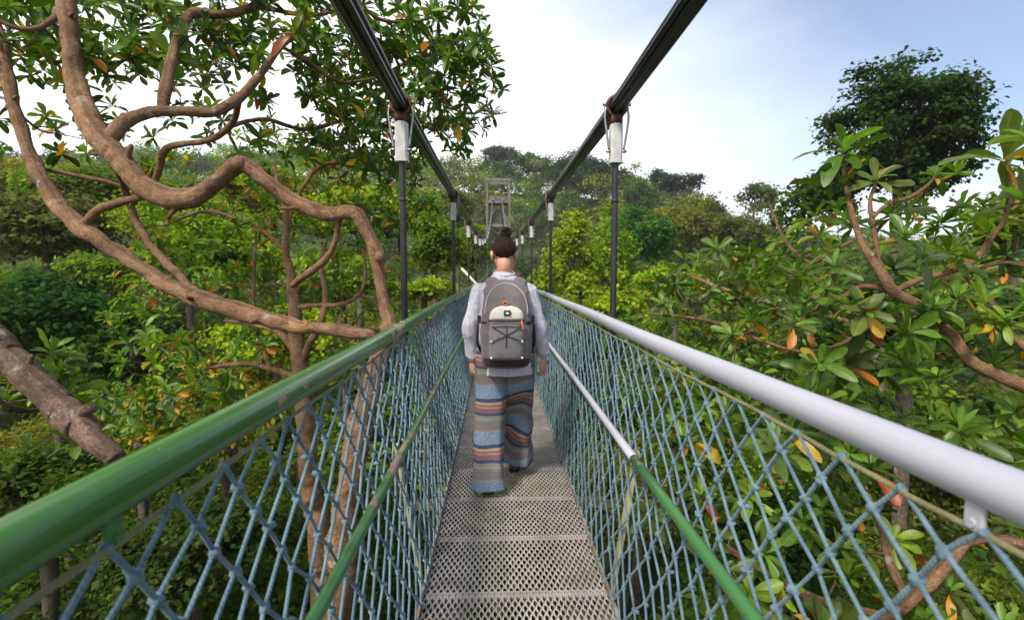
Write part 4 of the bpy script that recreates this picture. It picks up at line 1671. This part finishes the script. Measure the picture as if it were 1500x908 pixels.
# ------------------------------------------------------------------ forked tree behind it
r = np.random.RandomState(22)
gz = float(ground_h(-2.2, 5.4))
forked = empty("broadleaf_tree", (-2.2, 5.4, gz))
tag(forked, "leafy tree with thin forked pale stems and orange old leaves, behind the crooked bare limbs", "tree")
wood, skel = MB(), []
px_limb(wood, [(416, 295, 5.3, 9), (420, 330, 5.25, 12), (418, 365, 5.2, 16), (426, 410, 5.1, 20), (432, 460, 5.0, 25), (438, 520, 5.0, 29), (446, 590, 5.05, 33), (455, 720, 5.2, 38), (470, 900, 5.4, 44)], 11, .12, 31, .04, skel, [(-2.2, 5.4, gz + 2, .2), (-2.2, 5.4, gz, .28)])
px_limb(wood, [(440, 535, 5.0, 18), (452, 505, 4.95, 15), (463, 486, 4.95, 16), (474, 455, 4.95, 13), (476, 420, 5.0, 11), (470, 385, 5.05, 9), (478, 350, 5.1, 7)], 8, .12, 32, .04, skel)
px_limb(wood, [(436, 450, 5.0, 12), (465, 447, 4.95, 9), (500, 446, 4.95, 9), (526, 432, 5.0, 8), (535, 400, 5.1, 7), (532, 365, 5.2, 6)], 7, .1, 33, .04, skel)
px_limb(wood, [(526, 432, 5.0, 6), (545, 440, 5.05, 5), (562, 460, 5.1, 4)], 6, .1, 34, .04, skel)
px_limb(wood, [(436, 518, 5.0, 17), (410, 490, 5.0, 14), (378, 476, 5.05, 10), (330, 470, 5.3, 8)], 8, .1, 35, .04, skel)
px_limb(wood, [(444, 556, 5.02, 14), (400, 541, 5.05, 13), (362, 533, 5.1, 10), (300, 540, 5.4, 8), (230, 560, 5.8, 7)], 8, .1, 36, .04, skel)
px_limb(wood, [(396, 540, 5.05, 10), (388, 515, 5.1, 8), (375, 480, 5.2, 6), (372, 420, 5.4, 6), (375, 340, 5.6, 5)], 7, .1, 37, .04, skel)
px_limb(wood, [(420, 330, 5.25, 9), (440, 280, 5.5, 8), (480, 240, 6.0, 8), (560, 250, 6.6, 7), (610, 220, 7.2, 6)], 7, .1, 38, .04, skel)
px_limb(wood, [(418, 365, 5.2, 8), (370, 330, 5.6, 7), (300, 310, 6.2, 7), (240, 330, 6.8, 6)], 7, .1, 39, .04, skel)


def fkeep(a, b_, z):
    q = P(a, b_, z)
    if q[0] > -.95: return False
    if a > 640 or (b_ > 480 + (560 - a) * .42 + 60): return False
    return True


C = np.concatenate([region(250, (190, 640), (225, 420), (5.4, 9), r, fkeep), region(240, (150, 600), (400, 640), (4.8, 8), r, fkeep), region(60, (330, 640), (190, 300), (6, 8.5), r, fkeep),
                    region(70, (120, 520), (560, 760), (4.2, 6.5), r, fkeep)])
AXs = up_axes(C, r, P(400, 480, 5.4), .35, .55)
twigs(wood, C, AXs, skel, r, 1.3, .005)
wood.build("trunk", M['bark_pink'], forked).location = -np.array(forked.location)
b = MB()
rosettes(b, C, AXs, r.uniform(.11, .165, len(C)), r, (9, 14), .085, GREENS * 1.1, .25)
b.build("crown", M['leaf_big'], forked).location = -np.array(forked.location)

# ------------------------------------------------------------------ pruned tree with the thick cut limb
r = np.random.RandomState(23)
q = P(-330, 800, 3.3)
gz = float(ground_h(q[0], q[1]))
pruned = empty("pruned_tree", (float(q[0]), float(q[1]), gz))
tag(pruned, "rough-barked tree whose thick limb ends in a sawn-off stub near the green handrail", "tree")
wood, skel = MB(), []
px_limb(wood, [(172, 673, 2.9, 38), (150, 655, 2.9, 42), (126, 632, 2.93, 52), (106, 612, 2.97, 66), (85, 590, 3.0, 60), (40, 548, 3.0, 58), (0, 512, 3.0, 64), (-60, 455, 3.05, 70), (-150, 400, 3.1, 80), (-250, 480, 3.2, 100), (-310, 650, 3.3, 130)], 18, .11, 41, .02, skel, [(q[0] - .1, q[1], -3.5, .34), (q[0], q[1], gz, .5)])
px_limb(wood, [(108, 612, 2.97, 30), (124, 603, 2.93, 26), (134, 598, 2.9, 24)], 12, .22, 42, .012)
px_limb(wood, [(38, 545, 3.0, 18), (44, 530, 2.97, 10), (46, 520, 2.95, 6)], 8, .2, 43, .012)
px_limb(wood, [(-40, 470, 3.05, 30), (-60, 520, 3.0, 20), (-20, 575, 3.1, 12), (30, 600, 3.3, 9), (60, 600, 3.5, 7)], 8, .1, 44, .03, skel)
C = np.concatenate([region(9, (-30, 110), (560, 660), (3.2, 4.4), r), region(5, (40, 100), (505, 560), (3.3, 4.0), r), region(8, (-120, 0), (380, 640), (3.3, 4.4), r)])
AXs = up_axes(C, r, P(0, 600, 3.8), .3, .4)
twigs(wood, C, AXs, skel, r, .9, .005)
wood.build("trunk", M['bark_grey'], pruned).location = -np.array(pruned.location)
b = MB()
rosettes(b, C, AXs, r.uniform(.15, .2, len(C)), r, (8, 12), .01, GREENS * .8, .2)
b.build("crown", M['leaf_big'], pruned).location = -np.array(pruned.location)

# ------------------------------------------------------------------ big-leaved tree beside the white rail
r = np.random.RandomState(24)
q = np.array([4.6, 2.6, 0])
gz = float(ground_h(q[0], q[1]))
righty = empty("broadleaf_tree", (float(q[0]), float(q[1]), gz))
tag(righty, "spreading tree with whorls of big glossy leaves and thin bare branches beside the white handrail", "tree")
wood, skel = MB(), []
px_limb(wood, [(1234, 225, 3.3, 6), (1238, 262, 3.27, 8), (1250, 320, 3.2, 10), (1262, 355, 3.15, 12), (1285, 392, 3.05, 18), (1308, 426, 3.0, 22), (1350, 452, 2.92, 22), (1392, 492, 2.8, 25), (1418, 524, 2.75, 25), (1450, 545, 2.68, 25), (1500, 566, 2.6, 29), (1600, 605, 2.5, 36), (1720, 690, 2.45, 48), (1800, 850, 2.5, 60)], 12, .11, 51, .025, skel, [(4.4, 2.6, -4, .17), (4.6, 2.6, gz, .28)])
px_limb(wood, [(1310, 428, 3.0, 13), (1345, 410, 3.0, 12), (1400, 395, 3.0, 12), (1428, 380, 3.0, 12), (1450, 352, 2.95, 10), (1472, 320, 2.9, 9), (1480, 270, 2.85, 7), (1476, 232, 2.8, 6)], 8, .1, 52, .025, skel)
px_limb(wood, [(1300, 418, 3.02, 12), (1288, 380, 3.05, 9), (1280, 335, 3.1, 9), (1274, 298, 3.12, 8), (1284, 266, 3.15, 6)], 7, .1, 53, .025, skel)
px_limb(wood, [(1279, 318, 3.1, 7), (1300, 300, 3.12, 8), (1335, 288, 3.18, 8), (1358, 272, 3.2, 7), (1370, 258, 3.25, 5)], 7, .1, 54, .025, skel)
px_limb(wood, [(1300, 424, 3.05, 14), (1262, 420, 3.15, 11), (1222, 440, 3.25, 11), (1186, 432, 3.4, 10), (1160, 408, 3.5, 9), (1148, 375, 3.6, 7)], 7, .1, 55, .025, skel)
px_limb(wood, [(1250, 352, 3.2, 6), (1215, 370, 3.3, 7), (1185, 384, 3.4, 7), (1150, 352, 3.55, 6), (1128, 300, 3.7, 5)], 6, .1, 56, .025, skel)
px_limb(wood, [(1380, 478, 2.85, 14), (1340, 468, 3.0, 10), (1290, 470, 3.2, 9), (1240, 500, 3.4, 8), (1180, 515, 3.7, 8), (1120, 500, 4.2, 7), (1040, 470, 5.2, 7), (960, 460, 6.4, 6)], 7, .1, 57, .03, skel)
px_limb(wood, [(1550, 540, 2.7, 22), (1480, 490, 2.85, 15), (1462, 455, 2.95, 13), (1430, 420, 3.05, 9), (1410, 400, 3.1, 7)], 8, .1, 58, .03, skel)
px_limb(wood, [(1530, 500, 3.0, 16), (1470, 470, 3.4, 11), (1400, 470, 3.9, 10), (1300, 480, 4.6, 10), (1200, 460, 5.3, 9), (1080, 430, 6.2, 8), (1000, 400, 7.0, 6)], 7, .1, 59, .03, skel)
px_limb(wood, [(1520, 395, 2.9, 10), (1470, 385, 3.0, 9), (1420, 400, 3.1, 8)], 7, .1, 60, .03, skel)
px_limb(wood, [(1800, 900, 2.5, 40), (1600, 820, 2.6, 26), (1440, 790, 2.75, 20), (1390, 822, 2.8, 22), (1330, 880, 2.85, 24), (1290, 900, 3.0, 20), (1180, 870, 3.3, 16), (1060, 800, 4.0, 12)], 9, .14, 61, .03, skel)
px_limb(wood, [(1330, 880, 2.85, 18), (1302, 820, 2.95, 16), (1290, 770, 3.05, 13), (1260, 700, 3.3, 9)], 8, .14, 62, .03, skel)


def rkeep(a, b_, z):
    top = np.interp(a, [890, 950, 1020, 1100, 1160, 1200, 1235, 1290, 1340, 1400, 1460, 1530], [470, 415, 360, 345, 320, 255, 205, 235, 285, 285, 215, 160])
    if b_ < top: return False
    q = P(a, b_, z)
    if q[0] < 1.12 and q[2] < 1.9: return False
    return q[0] > .95


C = np.concatenate([
    np.array([P(1237, 218, 3.3), P(1476, 225, 2.8), P(1075, 372, 5.2), P(1022, 382, 6.0), P(1284, 262, 3.15), P(1370, 256, 3.25), P(1148, 372, 3.6), P(1512, 200, 2.3), P(1500, 290, 2.4), P(1440, 300, 2.9), P(1400, 250, 3.4)]),
    region(52, (1160, 1540), (230, 480), (2.6, 4.2), r, rkeep),
    region(62, (1180, 1560), (440, 690), (2.5, 4.2), r, rkeep),
    region(125, (1040, 1480), (300, 640), (4.0, 5.8), r, rkeep),
    region(190, (890, 1200), (370, 580), (5.2, 8.5), r, rkeep),
    region(100, (940, 1300), (520, 760), (3.6, 5.5), r, rkeep),
    region(85, (950, 1560), (620, 930), (2.6, 4.6), r, rkeep)])
AXs = up_axes(C, r, P(1350, 520, 3.6), .35, .42)
AXs[0] = (0, -.1, 1)
twigs(wood, C, AXs, skel, r, 1.1, .0055)
wood.build("trunk", M['bark_pink'], righty).location = -np.array(righty.location)
b = MB()
L = r.uniform(.125, .205, len(C))
L[0] = .27
L[1] = .27
rosettes(b, C, AXs, L, r, (9, 14), .05, GREENS * np.array([1.05, 1.0, 1.1]), .22)
b.build("crown", M['leaf_big'], righty).location = -np.array(righty.location)

# ================================================================== FOREST
QUAD = np.array([(0, 0, 0), (.28, .45, .05), (0, 1, -.06), (-.28, .45, .05)])


def crown(mb, centre, rx, ry, rz, nlobe, nleaf, size, col, r, shape='round', jit=.28, hue=.12, lobe_r=.42, droop=0.0, gap=.25, full=False):
    """many small leaf faces gathered into clumps on uneven lobes"""
    c = np.asarray(centre, float)
    lob = []
    for k in range(nlobe):
        v = nrm(r.randn(3))
        if full: v[2] *= 1.25
        elif shape == 'umbrella': v[2] = abs(v[2]) * .5
        elif v[2] < -.35: v[2] *= -.6
        f = r.uniform(.35, .72)
        rr = lobe_r * r.uniform(.65, 1.15)
        if shape == 'cone':
            h = r.uniform(-1, .95)
            w = (1 - (h + 1) / 2) ** .75 * .85
            a = r.uniform(0, 6.28)
            v, f = np.array([math.cos(a) * w, math.sin(a) * w, h]), .9
            rr = lobe_r * (.35 + .75 * (1 - (h + 1) / 2))
        lob.append((v * f, rr))
    w8 = np.array([q[1] ** 2 for q in lob])
    w8 /= w8.sum()
    clumps = max(8, nleaf // 26)
    which = r.choice(nlobe, clumps, p=w8)
    CC = []
    tone = []
    for k in which:
        lc, lr = lob[k]
        d = nrm(r.randn(3) + np.array([0, 0, .35]) + nrm(lc + 1e-6) * .5)
        CC.append(lc + d * lr * r.uniform(.72, 1.08))
        tone.append(1 + jit * r.randn())
    CC = np.array(CC)
    tone = np.clip(tone, .45, 1.7)
    keepc = r.rand(clumps) > gap * .4
    CC, tone = CC[keepc], np.array(tone)[keepc]
    idx = r.randint(len(CC), size=nleaf)
    spread = .36 / math.sqrt(nlobe) + .032
    Lp = CC[idx] + spread * r.randn(nleaf, 3) * np.array([1, 1, .55])
    n = nrm(nrm(CC[idx]) * .55 + np.array([0, 0, .65]) + .55 * r.randn(nleaf, 3))
    t = nrm(np.cross(n, r.randn(nleaf, 3)))
    t[:, 2] -= droop
    t = nrm(t - n * np.sum(t * n, 1, keepdims=True))
    s = np.cross(n, t)
    sz = size * r.uniform(.55, 1.3, nleaf)
    W = c + Lp * np.array([rx, ry, rz])
    V = W[:, None] + sz[:, None, None] * (QUAD[None, :, 0:1] * s[:, None] * 1.25 + QUAD[None, :, 1:2] * t[:, None] + QUAD[None, :, 2:3] * n[:, None])
    cl = np.asarray(col)[None] * tone[idx][:, None] * (1 + .22 * r.randn(nleaf, 1))
    cl = cl * (1 + hue * (r.rand(nleaf, 1) - .5) * np.array([[2.2, .3, .5]]))
    cl = np.clip(cl, .004, .6)
    Fq = np.arange(nleaf)[:, None] * 4 + np.arange(4)[None]
    mb.add(V.reshape(-1, 3), Fq, np.repeat(cl, 4, axis=0))
    return np.array([q[0] for q in lob]) * np.array([rx, ry, rz]) + c


def forest_tree(name, label, group, base, cz, rx, ry, rz, nlobe, nleaf, size, col, seed, shape='round', limbs=7, bark='bark_dark', trunk_r=None, **kw):
    """root at the ground with trunk (and limbs) and crown; crown centre cz above the base"""
    r = np.random.RandomState(seed)
    o = empty(name, tuple(float(x) for x in base))
    tag(o, label, "tree", group)
    b = MB()
    lob = crown(b, (0, 0, cz), rx, ry, rz, nlobe, nleaf, size, col, r, shape, **kw)
    b.build("crown", M['leaf_small'], o)
    w = MB()
    tr = trunk_r or (.035 * rx + .09)
    top = cz + rz * .35
    p, rr = resample([(0, 0, -.5), (r.uniform(-.2, .2), r.uniform(-.2, .2), cz * .4), (r.uniform(-.3, .3), r.uniform(-.3, .3), cz - rz * .3), (0, 0, top)], [tr * 1.5, tr, tr * .8, tr * .25], 1.0)
    tube(w, p, rr, 9, rough=.08, seed=seed)
    for k in r.choice(len(lob), min(limbs, len(lob)), replace=False):
        e = lob[k]
        s = np.array([0, 0, max(cz * .35, min(e[2] - rz * .25, cz))])
        p, rr = resample([s, s * .45 + e * .55 - np.array([0, 0, .08 * rz]), e], [tr * .55, tr * .32, tr * .12], 1.0)
        tube(w, p, rr, 6)
    w.build("trunk", M[bark], o)
    return o


def placed(name, label, group, px, py, d, wpx, hpx, nlobe, leaf_px, col, seed, shape='round', cover=1.0, **kw):
    """a tree whose crown stands where the photo shows it: centre pixel, depth, half width and half height in pixels"""
    c = P(px, py, d)
    rx, rz = wpx * d / F, hpx * d / F
    gz = float(ground_h(c[0], c[1]))
    size = leaf_px * d / F
    n = int(min(42000, cover * 7.0 * (rx * rz * 3.14) / (size * size * .35)))
    return forest_tree(name, label, group, (c[0], c[1], gz), c[2] - gz, rx / 1.12, rx / 1.2, rz / 1.12, nlobe, n, size, col, seed, shape, **kw)


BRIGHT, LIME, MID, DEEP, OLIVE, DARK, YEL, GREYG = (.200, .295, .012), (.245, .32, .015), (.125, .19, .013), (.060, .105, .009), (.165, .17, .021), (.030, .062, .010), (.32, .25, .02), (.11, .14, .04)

placed("forest_tree", "huge dark-leaved tree standing alone above the glossy big-leaved tree against the sky", None, 1315, 192, 21, 140, 122, 60, 6.8, DARK, 101, cover=1.15, lobe_r=.22, gap=.7, limbs=16, jit=.35, full=True)
placed("forest_tree", "rounded dark green tree at the foot of the huge dark tree", None, 1195, 300, 24, 60, 62, 14, 8, DEEP, 102)
placed("conifer_tree", "tall bright green feathery tree, the pointed one closest to the black hangers", None, 838, 395, 34, 56, 104, 30, 6, LIME, 103, 'cone', droop=.5)
placed("conifer_tree", "bright green feathery tree with a broad pointed crown beside a black hanger", None, 890, 400, 36, 66, 118, 30, 6, BRIGHT, 104, 'cone', droop=.5)
placed("conifer_tree", "short yellow-green feathery tree at the foot of the taller pointed ones", None, 802, 440, 30, 46, 72, 20, 6, LIME, 105, 'cone', droop=.5)
placed("forest_tree", "saturated green round tree behind the pointed bright green trees", None, 930, 360, 44, 58, 70, 16, 6, (.045, .14, .014), 106)
placed("forest_tree", "wide olive dome-shaped tree on the slope below the skyline", None, 1005, 345, 62, 70, 62, 18, 5, OLIVE, 107)
placed("forest_tree", "olive green tree beside the wide olive dome, lower and smaller", None, 1085, 352, 55, 45, 42, 12, 5, (.075, .10, .02), 108)
placed("forest_tree", "greyish open-crowned tree on the skyline beside the huge dark tree", None, 1108, 298, 75, 38, 36, 10, 5, GREYG, 109, gap=.8, cover=.6)
placed("forest_tree", "yellow-green rounded bushy tree just over the white handrail", None, 905, 455, 22, 52, 36, 14, 7, LIME, 110)
placed("forest_tree", "light green rounded tree between the hangers over the white handrail", None, 825, 455, 20, 36, 22, 10, 6, BRIGHT, 111)
# skyline
placed("skyline_tree", "dark broad skyline tree on the hilltop behind the white-sleeved hanger", None, 846, 262, 150, 58, 46, 14, 3.5, (.028, .062, .02), 112, jit=.3)
placed("skyline_tree", "round pale green skyline tree on the hilltop beside the tower", None, 782, 246, 160, 30, 26, 8, 3.5, (.06, .11, .03), 113)
placed("skyline_tree", "flat-topped layered skyline tree, the darkest of the tall ones on the hill", None, 992, 270, 130, 36, 26, 8, 3.5, (.025, .05, .022), 114, 'umbrella', gap=.7, cover=.7)
placed("skyline_tree", "slim flat-topped tree rising beside the layered skyline tree", None, 968, 262, 138, 16, 18, 5, 3.5, (.03, .058, .026), 115, 'umbrella', gap=.7, cover=.7)
placed("skyline_tree", "thin feathery tree on the ridge just beside the black hanger", None, 918, 268, 140, 20, 20, 6, 3.5, (.035, .06, .03), 116, gap=.8, cover=.6)
placed("skyline_tree", "pale green tall tree on the ridge under the layered skyline trees", None, 945, 290, 120, 30, 34, 9, 3.5, (.075, .135, .03), 117)
placed("skyline_tree", "small dark tree where the ridge drops to the horizon", None, 1038, 308, 120, 26, 18, 7, 3.5, (.03, .055, .022), 118)
placed("skyline_tree", "bushy tree crowning the hill above the tower roof beam", None, 735, 232, 165, 32, 24, 8, 3.5, (.05, .085, .03), 119)
# beyond the green rail
placed("forest_tree", "leafy green tree filling the gap between the black hangers over the green handrail", None, 640, 372, 20, 46, 66, 18, 6, MID, 120)
placed("forest_tree", "yellow-green bushy tree just over the green handrail by the hangers", None, 632, 432, 15, 44, 30, 12, 6, LIME, 121)
placed("forest_tree", "deep green tree behind the hangers close to the tower leg", None, 690, 372, 30, 34, 56, 14, 6, MID, 122)
placed("forest_tree", "yellowish slope tree below the tower", None, 672, 310, 55, 32, 40, 12, 5, (.11, .125, .028), 123)
placed("forest_tree", "olive spreading tree behind the upper crooked limb", None, 60, 345, 19, 130, 75, 20, 8, (.095, .105, .018), 124, limbs=12)
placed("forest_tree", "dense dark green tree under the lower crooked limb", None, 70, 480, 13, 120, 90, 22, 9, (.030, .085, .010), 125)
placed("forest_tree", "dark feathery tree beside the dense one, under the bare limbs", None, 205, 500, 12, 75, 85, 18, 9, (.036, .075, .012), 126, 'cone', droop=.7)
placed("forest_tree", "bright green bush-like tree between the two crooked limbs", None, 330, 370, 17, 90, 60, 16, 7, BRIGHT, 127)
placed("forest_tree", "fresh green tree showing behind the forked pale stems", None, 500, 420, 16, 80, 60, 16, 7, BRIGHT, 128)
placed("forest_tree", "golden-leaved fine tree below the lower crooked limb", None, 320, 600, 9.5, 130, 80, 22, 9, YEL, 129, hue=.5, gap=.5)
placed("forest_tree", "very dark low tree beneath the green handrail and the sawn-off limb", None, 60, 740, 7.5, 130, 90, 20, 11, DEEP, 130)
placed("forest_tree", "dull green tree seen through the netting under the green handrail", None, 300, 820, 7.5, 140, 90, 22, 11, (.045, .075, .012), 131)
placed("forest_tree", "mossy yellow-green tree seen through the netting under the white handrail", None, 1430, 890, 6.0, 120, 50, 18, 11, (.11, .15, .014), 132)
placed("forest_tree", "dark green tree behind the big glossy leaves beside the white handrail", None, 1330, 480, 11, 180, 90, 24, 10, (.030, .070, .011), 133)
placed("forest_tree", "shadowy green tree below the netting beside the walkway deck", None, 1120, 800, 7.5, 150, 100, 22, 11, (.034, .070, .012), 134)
placed("forest_tree", "green tree at the edge of the frame behind the big glossy leaves", None, 1500, 330, 12, 70, 80, 16, 10, MID, 135)

placed("forest_tree", "mid-green tree filling the view between the highest crooked limb and the hill", None, 150, 292, 24, 110, 58, 20, 6, MID, 140)
placed("forest_tree", "bright green tree under the bend of the upper crooked limb", None, 275, 330, 21, 100, 62, 20, 6, BRIGHT, 141)
placed("forest_tree", "light olive tree behind the top of the forked pale stems", None, 400, 305, 25, 95, 62, 18, 6, OLIVE, 142)
placed("forest_tree", "lime green tree between the forked pale stems and the black hanger", None, 520, 320, 23, 90, 66, 20, 6, LIME, 143)
placed("forest_tree", "mid-green slope tree just behind the black hanger on the green-rail side", None, 590, 330, 27, 70, 64, 18, 6, MID, 144)
placed("forest_tree", "yellow-olive tree at the edge of the view behind both crooked limbs", None, -20, 290, 26, 110, 60, 18, 6, (.20, .19, .02), 145)
placed("forest_tree", "green round tree low between the crooked limbs and the dense dark tree", None, 200, 405, 15, 90, 50, 18, 7, MID, 146)
placed("forest_tree", "lime green low tree behind the base of the forked pale stems", None, 420, 500, 11, 110, 60, 20, 8, LIME, 147)
placed("forest_tree", "bright tree just above the white rail where the big glossy leaves thin out", None, 985, 425, 26, 60, 44, 16, 6, BRIGHT, 148)

# filler: six kinds, copied over the valley floor and the slopes
KINDS_ = [("mid-green round tree of the forest canopy", MID, 'round'), ("bright green round tree of the forest canopy", BRIGHT, 'round'), ("olive tree of the forest canopy", OLIVE, 'round'),
          ("deep green tree of the forest canopy", DEEP, 'round'), ("yellowish green tree of the forest canopy", (.12, .14, .02), 'round'), ("narrow pointed green tree of the forest canopy", MID, 'cone')]


def filler(dist, leaf, n, seeds, spots, tagword):
    protos = {}
    for (x, y, top, rad, k) in spots:
        lab, col, shp = KINDS_[k]
        gz = float(ground_h(x, y))
        Hh = max(3.0, top - gz)
        s = rad / 4.0
        if k not in protos:
            o = forest_tree("forest_tree", lab + tagword, lab + tagword + "s", (0, 0, 0), 10.0 - 3.2, 4.0 / 1.1, 4.0 / 1.1, 3.2, 16, n, leaf, col, seeds + k, shp)
            protos[k] = o
        else:
            o = copy_tree(protos[k])
        o.location = (x, y, top - 10.0 * s)
        o.rotation_euler = (0, 0, r.uniform(0, 6.28))
        o.scale = (s, s, s)


r = np.random.RandomState(77)
spots = []
for y in np.arange(-3, 19, 4.4):
    for x in np.arange(-26, 27, 4.4):
        X, Y = x + r.uniform(-1.5, 1.5), y + r.uniform(-1.5, 1.5)
        if abs(X) < 4: top = r.uniform(-9, -6.5)
        else: top = r.uniform(-5.0, -2.8) + .10 * max(0, abs(X) - 5)
        if abs(X) > 1.2 * (Y + 7): continue
        spots.append((X, Y, top, r.uniform(2.7, 3.6), [0, 3, 0, 2, 3, 4][r.randint(6)]))
filler(10, .17, 11000, 300, spots, " close below the footbridge")
spots = []
for y in np.arange(20, 96, 7.2):
    for x in np.arange(-110, 118, 7.4):
        X, Y = x + r.uniform(-2.6, 2.6), y + r.uniform(-2.6, 2.6)
        if abs(X) > 1.16 * (Y + 4): continue
        if abs(X) < 4.5: top = r.uniform(-7, -4) + .05 * max(0, Y - 30)
        else: top = max(-3.5 + .02 * abs(X), float(ground_h(X, Y)) + r.uniform(7, 11)) + r.uniform(-1.2, 1.2)
        spots.append((X, Y, top, r.uniform(3.8, 5.6), [0, 1, 2, 3, 4, 5, 0, 3][r.randint(8)]))
filler(50, .34, 5200, 320, spots, " farther along the valley")
NF = len(spots)

# far wooded hillside that reads as one mass
b = MB()
for y in np.arange(88, 205, 7.4):
    for x in np.arange(-190, 250, 7.8):
        X, Y = x + r.uniform(-2.6, 2.6), y + r.uniform(-2.6, 2.6)
        if abs(X - 5) > 1.14 * Y + 6 or (abs(X) < 5 and Y < 60): continue
        g = float(ground_h(X, Y))
        col = np.array([MID, GREYG, OLIVE, DEEP, MID, (.09, .12, .03), (.05, .09, .03)][r.randint(7)]) * r.uniform(.6, 1.45)
        hh = r.uniform(3.5, 8.5)
        R_ = r.uniform(4.6, 7.4)
        crown(b, (X, Y, g + hh), R_, R_, R_ * r.uniform(.75, 1.2), 9, 620, .72, col, r, lobe_r=.36, jit=.35)
for y in np.arange(-8, 96, 7.5):
    for x in np.arange(-190, 200, 7.8):
        X, Y = x + r.uniform(-2.6, 2.6), y + r.uniform(-2.6, 2.6)
        if not (1.18 * (Y + 7) + 4 < abs(X) < 2.6 * max(Y, 0) + 60) or abs(X) < 12: continue
        g = float(ground_h(X, Y))
        R_ = r.uniform(4.2, 6.5)
        crown(b, (X, Y, g + r.uniform(3.5, 6.5)), R_, R_, R_, 9, 620, .6, np.array([MID, OLIVE, DEEP, MID, BRIGHT][r.randint(5)]) * r.uniform(.7, 1.2), r, lobe_r=.36, jit=.35)
tag(b.build("hillside_forest", M['leaf_small']), "hazy mixed green forest covering the hillside behind the tower", "forest", None, "stuff")

# ------------------------------------------------------------------ humid air
def haze_box():
    m = bpy.data.materials.new("humid_air")
    m.use_nodes = True
    nt = m.node_tree
    nt.nodes.clear()
    out = nt.nodes.new("ShaderNodeOutputMaterial")
    v = nt.nodes.new("ShaderNodeVolumePrincipled")
    v.inputs['Color'].default_value = (.93, .96, 1, 1)
    v.inputs['Density'].default_value = HAZE
    v.inputs['Anisotropy'].default_value = .25
    nt.links.new(v.outputs[0], out.inputs['Volume'])
    b = MB()
    zlo, zhi = float(GZ.min()) - 1.2, 76.0
    box(b, (0, 0, (zlo + zhi) / 2), (2440, 2440, zhi - zlo))
    tag(b.build("haze", m, None, False), "thin pale haze in the valley air", "haze", None, "stuff")


HAZE = .0004
haze_box()
